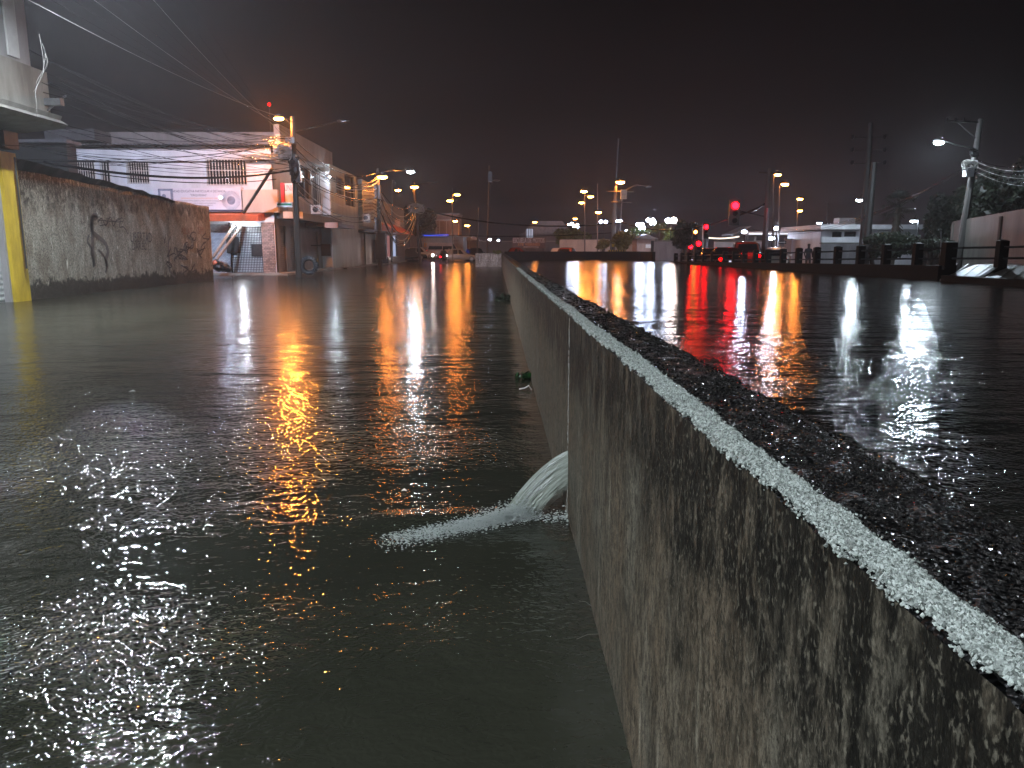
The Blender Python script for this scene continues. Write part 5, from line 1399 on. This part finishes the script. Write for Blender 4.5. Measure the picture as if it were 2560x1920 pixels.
PYs = [solve_Y(x) for x, _ in px]
for i, Y in enumerate(PYs):
    lab = ('massive dark railing post in front of the leaning pole' if i == 1 else 'big dark railing post nearest the right edge, its buttress crossing the lit slope' if i == 0 else 'dark square railing post, %s one counted from the right edge' % ords[i])
    post(Y, 2 if i == 1 else 0, lab)
post(PYs[0]-2.4, 0, 'railing post beyond the right edge of the lit slope')
rl = thing('railing', 'two dark pipe rails running through the canal railing posts', 'railing', (13.5, 40, 1.3))
for z0_, dz in ((1.64,.0),(1.32,0)):
    mb = MB(); pts = [(bankx(Y)+(.9 if Y < 24.3 else .32), Y, z0_ - .0165*(Y-23)) for Y in [12]+sorted(PYs)]
    mb.tube(pts, .035, 6); mb.build('rail', M['dmetal'], rl)

# ------------------------------------------------------------------ trees
def tree(label, cx, cy, Y, rx, ry, nleaf, lsize, mat, trunk=None, name='tree', cat='tree', seed=1, zb=.2, blobs=9, depth=1.0, tk=.16):
    rs = np.random.RandomState(seed); c = at(cx, cy, Y); RX = rx*Y/FOC; RZ = ry*Y/FOC
    o = thing(name, label, cat, (c.x, Y, zb))
    mb = MB(); tb = [(c.x+.1, Y, zb), (c.x-.05, Y, zb+(c.z-zb)*.5), (c.x+.05, Y, c.z)]
    mb.tube(tb, [tk, tk*.7, tk*.35], 7)
    B = []
    for k in range(blobs):
        a = rs.uniform(0, 6.28); d = rs.uniform(.25, .78)
        bc = np.array([c.x + RX*d*math.cos(a), Y + RX*depth*rs.uniform(-.5,.5), c.z + RZ*d*math.sin(a)]); br_ = rs.uniform(.28,.5)
        B.append((bc, br_)); mb.tube([tb[1], (Vector(tb[1])+Vector(bc))/2+Vector((0,0,-.1)), Vector(bc)], [tk*.4,tk*.25,tk*.1], 5)
    mb.build('trunk', M['bark'], o)
    V = []; F = []
    for k in range(nleaf):
        bc, br_ = B[rs.randint(len(B))]
        d = rs.normal(size=3); d /= np.linalg.norm(d); rad = br_*rs.uniform(.45,1.12)
        p = bc + d*np.array([RX, RX*depth, RZ])*rad
        u = rs.normal(size=3); u /= np.linalg.norm(u); v = np.cross(u, rs.normal(size=3)); v /= np.linalg.norm(v)
        s = lsize*rs.uniform(.5,1.3); n = len(V)
        V += [p-u*s, p+v*s*.5, p+u*s, p-v*s*.5]; F.append((n,n+1,n+2,n+3))
    me = bpy.data.meshes.new('crown'); me.from_pydata([tuple(q) for q in V], [], F); me.materials.append(mat); me.update()
    cr_ = bpy.data.objects.new('crown', me); col.objects.link(cr_); cr_.parent = o; cr_.matrix_parent_inverse = Matrix.Translation(-Vector(o.location))
    return o
tree('dark rounded tree rising behind the low shops and the leaning black pole', 1052, 545, 112, 42, 40, 5200, .28, M['leafd'], seed=3, blobs=16)
tree('green lit spreading tree under the cluster of white globe lamps', 1435, 592, 106, 42, 26, 3600, .26, M['leafg'], seed=4, blobs=14)
tree('small green lit tree left of the spreading one', 1408, 605, 104, 18, 14, 1200, .2, M['leafg'], seed=5)
tree('dark round bush tree beside the tall crossarm pole', 1557, 602, 76, 27, 23, 2600, .16, M['leafy'], seed=6, blobs=14)
tree('yellowish low bush left of the tall crossarm pole', 1508, 611, 80, 17, 13, 1200, .16, M['leafy'], seed=7, name='bush', cat='bush')
tree('low spreading green canopy beneath the massed globe lamps', 1598, 582, 92, 34, 10, 1700, .2, M['leafg'], seed=8)
tree('bright green lit tree behind the pair of large white lamps', 1652, 572, 84, 15, 19, 1500, .18, M['leafg'], seed=9)
tree('dark tree crowding the low red signal', 1714, 588, 66, 30, 36, 3600, .17, M['leafd'], seed=10, blobs=16)
tree('sparse lit tree beside the dark tree', 1676, 590, 78, 16, 18, 700, .18, M['leafg'], seed=19)
tree('broad black bush in front of the white house', 2226, 606, 38, 62, 34, 5200, .11, M['leafd'], seed=11, blobs=22, name='bush', cat='bush')
tree('low dark bush left of the broad black one', 2185, 612, 40, 26, 18, 1500, .10, M['leafd'], seed=12, name='bush', cat='bush')
tree('grey leafy tree left of the leaning right bank pole', 2362, 545, 44, 58, 62, 9000, .15, M['leafd'], seed=13, blobs=22)
tree('large dark tree at the right edge above the stained wall', 2485, 512, 38, 78, 74, 12000, .15, M['leafd'], seed=14, blobs=24)
tree('darkest tree cut off by the right edge of the picture', 2580, 480, 34, 70, 96, 11000, .15, M['leafd'], seed=15, blobs=20)
tree('low tangled scrub behind the railing under the dark trees', 2330, 612, 34, 52, 18, 2200, .09, M['leafd'], seed=16, name='bush', cat='bush', blobs=14)
# palm
pc = at(2248, 520, 42); pm_ = thing('palm_tree', 'fan palm standing above the dark bushes', 'palm tree', (pc.x-.2, 42, .2))
mb = MB(); mb.tube([(pc.x-.25,42,.2),(pc.x-.15,42,pc.z*.6),(pc.x,42,pc.z)], [.22,.19,.16], 8)
for k in range(30): 
    a = rnd.uniform(0,6.28); z = rnd.uniform(pc.z-1.1,pc.z); mb.tube([(pc.x,42,z),(pc.x+.3*math.cos(a),42+.3*math.sin(a),z-.28)], [.04,.02], 4)
mb.build('trunk', M['bark'], pm_)
mb = MB()
for k in range(34):
    a = rnd.uniform(0, 6.28); el = rnd.uniform(-.7, 1.35); L = rnd.uniform(.5,.75)
    d = Vector((math.cos(a)*math.cos(el), math.sin(a)*math.cos(el), math.sin(el))); tip = pc + d*L
    mb.tube([pc, pc+d*L*.5+Vector((0,0,.04)), tip], .012, 4)
    side = d.cross(Vector((0,0,1))).normalized(); upv = side.cross(d)
    for j in range(13):
        b_ = (j-6)/6*1.25; fd = (d*math.cos(b_) + side*math.sin(b_)).normalized(); l2 = rnd.uniform(.42,.62)
        e1 = tip + fd*l2 - Vector((0,0,.12+abs(b_)*.06)); m1 = tip + fd*l2*.55; wv_ = fd.cross(upv).normalized()*.022
        mb.add([tip, m1+wv_, e1, m1-wv_], [(0,1,2,3)])
mb.build('fronds', M['palm'], pm_)

# ------------------------------------------------------------------ vehicles
def car(label, X, Y, z, heading, L, W, H, paint, kind='hatch', tail=0, headl=0, plate=False, name='car', cat='car', brake=None, gloss=True):
    """x forward in local space; heading = rotation about z"""
    rot = Matrix.Rotation(heading, 3, 'Z'); O = Vector((X, Y, z)); T = lambda x, y, zz: O + rot @ Vector((x, y, zz))
    o = thing(name, label, cat, O)
    hl = L/2; bz = .22; bl = H*.56
    if kind == 'sedan': st = [(-hl,.62,.80,.0,0),(-hl+.12,.80,bl*.98,0,0),(-hl+.75,.86,bl,0,0),(-hl+1.25,.88,bl,H*.97-bl,.62),(-.1,.9,bl,H-bl,.66),(hl-2.05,.9,bl,H*.98-bl,.64),(hl-1.25,.9,bl*.97,0,0),(hl-.2,.84,bl*.80,0,0),(hl,.66,bl*.62,0,0)]
    else: st = [(-hl,.74,bl*.95,.0,0),(-hl+.08,.86,bl,H*.60-bl*.6,.66),(-hl+.45,.89,bl,H*.97-bl,.66),(-.2,.9,bl,H-bl,.68),(hl-1.9,.9,bl,H*.97-bl,.66),(hl-1.15,.9,bl*.97,0,0),(hl-.2,.84,bl*.84,0,0),(hl,.66,bl*.66,0,0)]
    if kind == 'van': st = [(-hl,.86,bl,H*.99-bl,.80),(-hl+.1,.88,bl,H-bl,.82),(hl-1.2,.88,bl,H-bl,.82),(hl-.7,.88,bl,H*.80-bl*.85,.72),(hl-.1,.84,bl*.85,0,0),(hl,.7,bl*.6,0,0)]
    mb = MB(); hw = W/2/.9; k = 10
    for (x, w_, belt, ch, cw) in st:
        cw_ = cw if ch > .05 else w_*.72; ch = max(ch, .03)
        ring = [(w_*.92,bz),(w_,bz+.22),(w_*1.0,belt-.06),(w_*.95,belt),(cw_*.98,belt+ch-.05),(cw_*.78,belt+ch)]
        ring = [(a*hw, c) for a, c in ring]; ring = ring + [(-a, c) for a, c in ring[::-1]]
        mb.v += [T(x, a, c) for a, c in ring]
    n = 12
    for i in range(len(st)-1):
        for j in range(n): mb.f.append((i*n+j, i*n+(j+1)%n, (i+1)*n+(j+1)%n, (i+1)*n+j))
    mb.f += [tuple(range(n))[::-1], tuple((len(st)-1)*n+j for j in range(n))]
    body = mb.build('body', paint, o, True)
    cab = [s for s in st if s[3] > .1]; g = MB()
    for sgn in (1,-1):
        xs_ = [s[0] for s in cab]; a0_, a1_ = xs_[0]+.12, xs_[-1]+.35
        for (p0, p1) in ((a0_+.05,(a0_+a1_)/2-.05),((a0_+a1_)/2+.05,a1_-.1)):
            zb2, zt2 = bl+.03, H-.14; yb, yt = .955*hw*.97, .70*hw*1.02
            t0 = .22 if p0 < a0_+.1 else 0; t1 = .42 if p1 > a1_-.2 else 0
            v = [T(p0,sgn*(yb),zb2),T(p1,sgn*(yb),zb2),T(p1-t1,sgn*(yt+.03),zt2),T(p0+t0,sgn*(yt+.03),zt2)]
            g.add(v, [(0,1,2,3)])
    rs_ = cab[0][0]; rx0 = st[max(0,st.index(cab[0])-1)][0]
    g.add([T(rx0-.02,-.62*hw,bl+.05),T(rx0-.02,.62*hw,bl+.05),T(rs_+.02,.55*hw,H-.18),T(rs_+.02,-.55*hw,H-.18)], [(0,1,2,3)])
    fx = cab[-1][0]; fx1 = st[min(len(st)-1,st.index(cab[-1])+1)][0]
    g.add([T(fx1+.01,-.68*hw,bl+.06),T(fx1+.01,.68*hw,bl+.06),T(fx+.06,.58*hw,H-.12),T(fx+.06,-.58*hw,H-.12)], [(0,1,2,3)])
    g.build('window', M['glass'], o)
    for sx in (-hl+.75, hl-.8):
        for sy in (1,-1):
            wm = MB(); c_ = Vector((sx, sy*(W/2-.08), .31)); rings = []
            for (dy, r_) in ((-.1,.24),(-.1,.31),(.1,.31),(.1,.24)):
                wm.v += [T(c_.x+r_*math.cos(a*math.pi/8), c_.y+dy, c_.z+r_*math.sin(a*math.pi/8)) for a in range(16)]
            for i in range(3): wm.f += [(i*16+a, i*16+(a+1)%16, (i+1)*16+(a+1)%16, (i+1)*16+a) for a in range(16)]
            w_o = wm.build('wheel', M['rubber'], o)
            rm = MB(); rm.v += [T(c_.x+.21*math.cos(a*math.pi/8), c_.y+sy*.08, c_.z+.21*math.sin(a*math.pi/8)) for a in range(16)]; rm.f.append(tuple(range(16))); rm.build('rim', M['metal'], w_o)
    for sy in (1,-1):
        lb = MB(); c_ = T(-hl-.01, sy*.70*hw, bl*.86); lb.ell(c_, .06,.14,.10,8,4, M=rot); lb.build('tail_light', lampmat('r', tail) if tail else M['red'], o)
        lb = MB(); c_ = T(hl-.03, sy*.60*hw, bl*.70); lb.ell(c_, .08,.14,.09,8,4, M=rot); lb.build('headlight', lampmat('h', headl) if headl else M['plate'], o)
        mr_ = MB(); mr_.ell(T(hl-1.55, sy*(W/2+.08), bl+.08), .08,.1,.07,6,4, M=rot); mr_.build('mirror', paint, o)
    if plate: pl = MB(); pl.obox(T(-hl-.05,0,bl*.72), .02,.46,.16, rot); pl.build('licence_plate', em('lit_plate', (.75,.82,1), .9), o)
    if brake: bk2 = MB(); bk2.obox(T(-hl-.06,0,bl*.98 if brake < 2 else H-.12), .03,W*.62,.05, rot); bk2.build('brake_light_bar', lampmat('r', 14), o)
    return o
def cx_(x, y, Y): return at(x, y, Y).x
car('white hatchback standing in the wet junction before the food shop', cx_(1054,632,108), 108, .22, 0.05, 4.1, 1.8, 1.62, M['cwhite'], 'hatch', tail=4)
car('pinkish beige van behind the motorcycle rider', cx_(1108,625,112), 112, .25, .12, 4.7, 1.9, 2.2, M['cpink'], 'van', tail=5, name='van', cat='van')
car('silver sedan passing behind the motorcycle rider', cx_(1148,634,98), 98, .04, .08, 4.7, 1.85, 1.6, M['csilver'], 'sedan')
car('dark car with warm headlights at the foot of the thin masts', cx_(1190,630,104), 104, .14, -1.2, 4.3, 1.8, 1.55, M['cblack'], 'hatch', headl=10)
car('dark car half hidden by the near shop row, seen before the white hatchback', cx_(1030,636,104), 104, .14, .2, 4.0, 1.75, 1.5, M['cblack'], 'sedan', tail=4)
car('dark red car roof showing over the black canal end wall', cx_(1297,626,84), 84, .25, .1, 4.2, 1.8, 1.5, M['cred'], 'sedan', tail=3)
car('red car among lights under the green lit trees', cx_(1420,628,88), 88, .25, 1.3, 4.2, 1.8, 1.5, M['cred'], 'hatch', tail=8)
car('white car behind the canal end wall beside the red one', cx_(1395,628,92), 92, .25, 1.4, 4.2, 1.8, 1.45, M['cwhite'], 'sedan', tail=8)
car('black sedan with bright licence plate behind the canal railing', cx_(1812,640,50), 50, .25, 1.52, 4.4, 1.85, 1.45, M['cblack'], 'sedan', tail=10, plate=True)
car('dark red sport utility with glowing tail light bar at the railing', cx_(1862,634,54), 54, .25, 1.35, 4.5, 1.9, 1.85, M['cred'], 'hatch', tail=18, brake=1)
car('small dark parked car left of the black sedan', cx_(1775,640,54), 54, .25, 1.6, 4.0, 1.75, 1.4, M['cblack'], 'sedan')
car('pale car lit by lamps right of the signal pole', cx_(1940,642,56), 56, .25, 1.2, 4.2, 1.8, 1.45, M['cwhite'], 'hatch')

# people ------------------------------------------------------------
def figure(parent, J, name='body', mat='cloth', sub=1):
    """J: dict joint -> (pos, radius); bones list; one skinned continuous mesh"""
    pts, bones = J; names = list(pts)
    me = bpy.data.meshes.new(name); me.from_pydata([pts[k][0] for k in names], [(names.index(a), names.index(b_)) for a, b_ in bones], [])
    ob = bpy.data.objects.new(name, me); col.objects.link(ob)
    sk_ = ob.modifiers.new('skin', 'SKIN'); ob.modifiers.new('sub', 'SUBSURF').levels = sub
    for i, k in enumerate(names):
        sv = me.skin_vertices[0].data[i]; r_ = pts[k][1]; sv.radius = (r_, r_) if not isinstance(r_, tuple) else r_
        sv.use_root = (i == 0)
    bpy.context.view_layer.update()
    m_ = bpy.data.meshes.new_from_object(ob.evaluated_get(bpy.context.evaluated_depsgraph_get()))
    bpy.data.objects.remove(ob); bpy.data.meshes.remove(me); m_.materials.clear(); m_.materials.append(M[mat]); m_.name = name
    m_.polygons.foreach_set('use_smooth', [True]*len(m_.polygons))
    o = bpy.data.objects.new(name, m_); col.objects.link(o)
    if parent is not None: o.parent = parent; o.matrix_parent_inverse = Matrix.Translation(-world_loc(parent))
    return o
BON = [('pel','che'),('che','neck'),('neck','head0'),('head0','head'),('che','shl'),('shl','ell'),('ell','wrl'),('wrl','hal'),('che','shr'),('shr','elr'),('elr','wrr'),('wrr','har'),
       ('pel','hil'),('hil','knl'),('knl','anl'),('anl','tol'),('pel','hir'),('hir','knr'),('knr','anr'),('anr','tor')]
def stand(B, f=1.0):
    x, y, z = B; q = lambda a, b_, c: (x+a*f, y+b_*f, z+c*f)
    return {'pel':(q(0,0,.95),(.15,.11)),'che':(q(0,0,1.30),(.17,.12)),'neck':(q(0,0,1.47),.06),'head0':(q(0,-.01,1.56),.085),'head':(q(0,-.02,1.66),.09),
      'shl':(q(-.19,0,1.41),.065),'ell':(q(-.25,.03,1.13),.048),'wrl':(q(-.22,-.10,.92),.035),'hal':(q(-.21,-.15,.86),.035),
      'shr':(q(.19,0,1.41),.065),'elr':(q(.26,.02,1.13),.048),'wrr':(q(.22,-.12,.95),.035),'har':(q(.2,-.17,.9),.035),
      'hil':(q(-.10,0,.88),.09),'knl':(q(-.11,-.02,.48),.065),'anl':(q(-.12,.03,.08),.045),'tol':(q(-.13,-.12,.04),.04),
      'hir':(q(.10,0,.88),.09),'knr':(q(.12,-.03,.48),.065),'anr':(q(.14,.03,.08),.045),'tor':(q(.15,-.12,.04),.04)}
ps = at(2022, 619, 47); B = (ps.x, 47.0, .256-.27)
pr = thing('person', 'person in dark clothes standing behind the canal railing under a white lamp', 'person', (ps.x, 47, .25))
B = (ps.x, 47.0, .25)
figure(pr, (stand(B, .93), BON))
hm = MB(); hm.ell((B[0], B[1]-.0, .25+1.70*.93), .095,.10,.075,10,6); hm.build('hair', M['black'], pr)

# motorcycle and rider, seen from behind
mx = at(1110, 640, 84); MX, MY = mx.x, 84.0
mo_ = thing('motorcycle', 'dark motorcycle with red tail light wading toward the silver sedan', 'motorcycle', (MX, MY, 0))
H_ = Matrix.Rotation(1.15, 3, 'Z'); TM = lambda x, y, z: Vector((MX, MY, 0)) + H_ @ Vector((x, y, z))
for wx_ in (-.62, .66):
    mb = MB()
    for i in range(24):
        a = i*math.pi/12
        for j in range(6): b_ = j*math.pi/3; r_ = .27+.05*math.cos(b_); mb.v.append(TM(wx_+r_*math.cos(a), .05*math.sin(b_), .27+r_*math.sin(a)))
    for i in range(24):
        for j in range(6): mb.f.append((i*6+j, ((i+1)%24)*6+j, ((i+1)%24)*6+(j+1)%6, i*6+(j+1)%6))
    w_o = mb.build('wheel', M['rubber'], mo_, True); mb = MB(); mb.tube([TM(wx_,-.06,.27),TM(wx_,.06,.27)], .06, 8)
    for k in range(8): a = k*math.pi/4; mb.tube([TM(wx_,0,.27),TM(wx_+.23*math.cos(a),0,.27+.23*math.sin(a))], .008, 4)
    mb.build('rim', M['metal'], w_o)
mb = MB(); mb.ell(TM(.15,0,.78), .30,.15,.15,10,6,M=H_); mb.build('fuel_tank', M['cred'], mo_, True)
mb = MB(); mb.ell(TM(-.38,0,.78), .40,.13,.07,10,6,M=H_); mb.build('seat', M['black'], mo_, True)
mb = MB(); mb.ell(TM(.05,0,.45), .26,.15,.2,8,6,M=H_); mb.build('engine', M['dmetal'], mo_, True)
mb = MB(); mb.tube([TM(.66,0,.27),TM(.45,0,.95)], .035, 6); mb.tube([TM(-.62,0,.27),TM(.0,0,.35),TM(.45,0,.85),TM(-.3,0,.7),TM(-.62,.0,.72)], .03, 6); mb.build('frame', M['dmetal'], mo_)
mb = MB(); mb.tube([TM(.36,-.34,1.04),TM(.45,-.15,1.0),TM(.45,.15,1.0),TM(.36,.34,1.04)], .02, 6); mb.build('handlebar', M['metal'], mo_)
mb = MB(); mb.ell(TM(-.82,0,.74), .04,.09,.06,8,4,M=H_); mb.build('tail_light', lampmat('r', 40), mo_)
mb = MB(); mb.ell(TM(.62,0,.86), .08,.1,.1,8,4,M=H_); mb.build('headlight', lampmat('w', 8), mo_)
mb = MB(); mb.ell(TM(-.6,0,.6), .25,.10,.05,8,4,M=H_); mb.build('mudguard', M['cblack'], mo_, True)
ri = thing('person', 'rider in dark poncho and helmet seated on the motorcycle', 'person', TM(-.25,0,.8))
pt = lambda x, y, z: tuple(TM(x, y, z))
J = {'pel':(pt(-.32,0,.92),(.15,.12)),'che':(pt(-.16,0,1.26),(.17,.13)),'neck':(pt(-.08,0,1.43),.06),'head0':(pt(-.05,0,1.51),.085),'head':(pt(-.03,0,1.60),.09),
  'shl':(pt(-.12,.19,1.36),.065),'ell':(pt(.08,.30,1.14),.05),'wrl':(pt(.30,.32,1.07),.036),'hal':(pt(.37,.32,1.06),.035),
  'shr':(pt(-.12,-.19,1.36),.065),'elr':(pt(.08,-.30,1.14),.05),'wrr':(pt(.30,-.32,1.07),.036),'har':(pt(.37,-.32,1.06),.035),
  'hil':(pt(-.26,.11,.88),.095),'knl':(pt(.16,.20,.78),.068),'anl':(pt(-.02,.20,.40),.045),'tol':(pt(.12,.21,.36),.04),
  'hir':(pt(-.26,-.11,.88),.095),'knr':(pt(.16,-.20,.78),.068),'anr':(pt(-.02,-.20,.40),.045),'tor':(pt(.12,-.21,.36),.04)}
figure(ri, (J, BON))
mb = MB(); mb.ell(TM(-.03,0,1.59), .14,.125,.145,12,8,M=H_); mb.build('helmet', M['cblack'], ri, True)
mb = MB(); mb.prism([(-.52,.72),(-.46,1.1),(-.28,1.42),(-.02,1.44),(.05,1.1),(.02,.8)], -.25, .25, lambda u,w,d: tuple(TM(u, d*(1.15-.35*(w-.7)), w))); mb.build('poncho', M['jacket'], ri, True)
hl_ = thing('oncoming_motorcycle', 'oncoming vehicle seen only as a bright white headlight above the flood', 'motorcycle', at(1082,650,92))
q = at(1082, 638, 92); mb = MB(); mb.ell(q, .11,.08,.11,10,6); mb.build('headlight', lampmat('h', 420), hl_, True)
mb = MB(); c2 = Vector((q.x, 92.5, 0)); mb.tube([c2+Vector((0,.0,.3)), c2+Vector((0,0,1.0))], [.10,.14], 8); mb.ell(c2+Vector((0,.4,.75)), .14,.5,.2,8,6); mb.build('body', M['cblack'], hl_)
mb = MB()
for dy in (0,1.2):
    for i in range(16): a=i*math.pi/8; b2_=(i+1)*math.pi/8; mb.tube([c2+Vector((0,dy+.28*math.cos(a),.28+.28*math.sin(a))), c2+Vector((0,dy+.28*math.cos(b2_),.28+.28*math.sin(b2_)))], .045, 5)
mb.build('wheel', M['rubber'], hl_)
o = thing('red_beacon', 'tiny red aircraft warning light on a thin mast above the school', 'beacon', at(673,365,70))
q = at(673, 261, 70); mb = MB(); mb.tube([Vector((q.x,70,0)), q], [.05,.02], 5); mb.build('mast', M['black'], o); mb = MB(); mb.ell(q, .12,.12,.12,8,6); mb.build('lens', lampmat('r', 12), o)
# unlit lamp heads; the wall return's headlight glow is in its pale colour
o = thing('unlit_lamp', 'dark unlit street lamp head on a long arm over the middle of the street', 'street lamp', at(860,304,48))
mb = MB(); mb.ell(at(860,304,48), .42,.2,.09,10,5); mb.ell(at(850,302,48), .2,.15,.08,8,4); mb.build('lamp_head', M['black'], o)
mb = MB(); mb.tube([at(845,303,48), at(734,330,43.6)], .03, 5); mb.build('arm', M['black'], o)
o = thing('unlit_lamp', 'dark unlit lamp head reaching right from the leaning black pole', 'street lamp', at(1080,457,84))
mb = MB(); mb.ell(at(1083,456,84), .7,.3,.16,10,5); mb.build('lamp_head', M['black'], o); mb = MB(); mb.tube([at(1034,462,84), at(1076,458,84)], .04, 5); mb.build('arm', M['black'], o)

# ------------------------------------------------------------------ rain haze
hz = MB(); hz.box(-160, 160, -20, 300, -2.0, 17.0)
m = bpy.data.materials.new('rain_haze'); m.use_nodes = True; t = m.node_tree; t.nodes.remove(t.nodes['Principled BSDF'])
pv_ = N(t, 'ShaderNodeVolumePrincipled'); pv_.inputs['Color'].default_value = (.9,.9,.92,1); pv_.inputs['Density'].default_value = .0011; pv_.inputs['Anisotropy'].default_value = .55
lk(t, pv_.outputs[0], t.nodes['Material Output'].inputs['Volume'])
tag(hz.build('haze', m), kind='stuff')
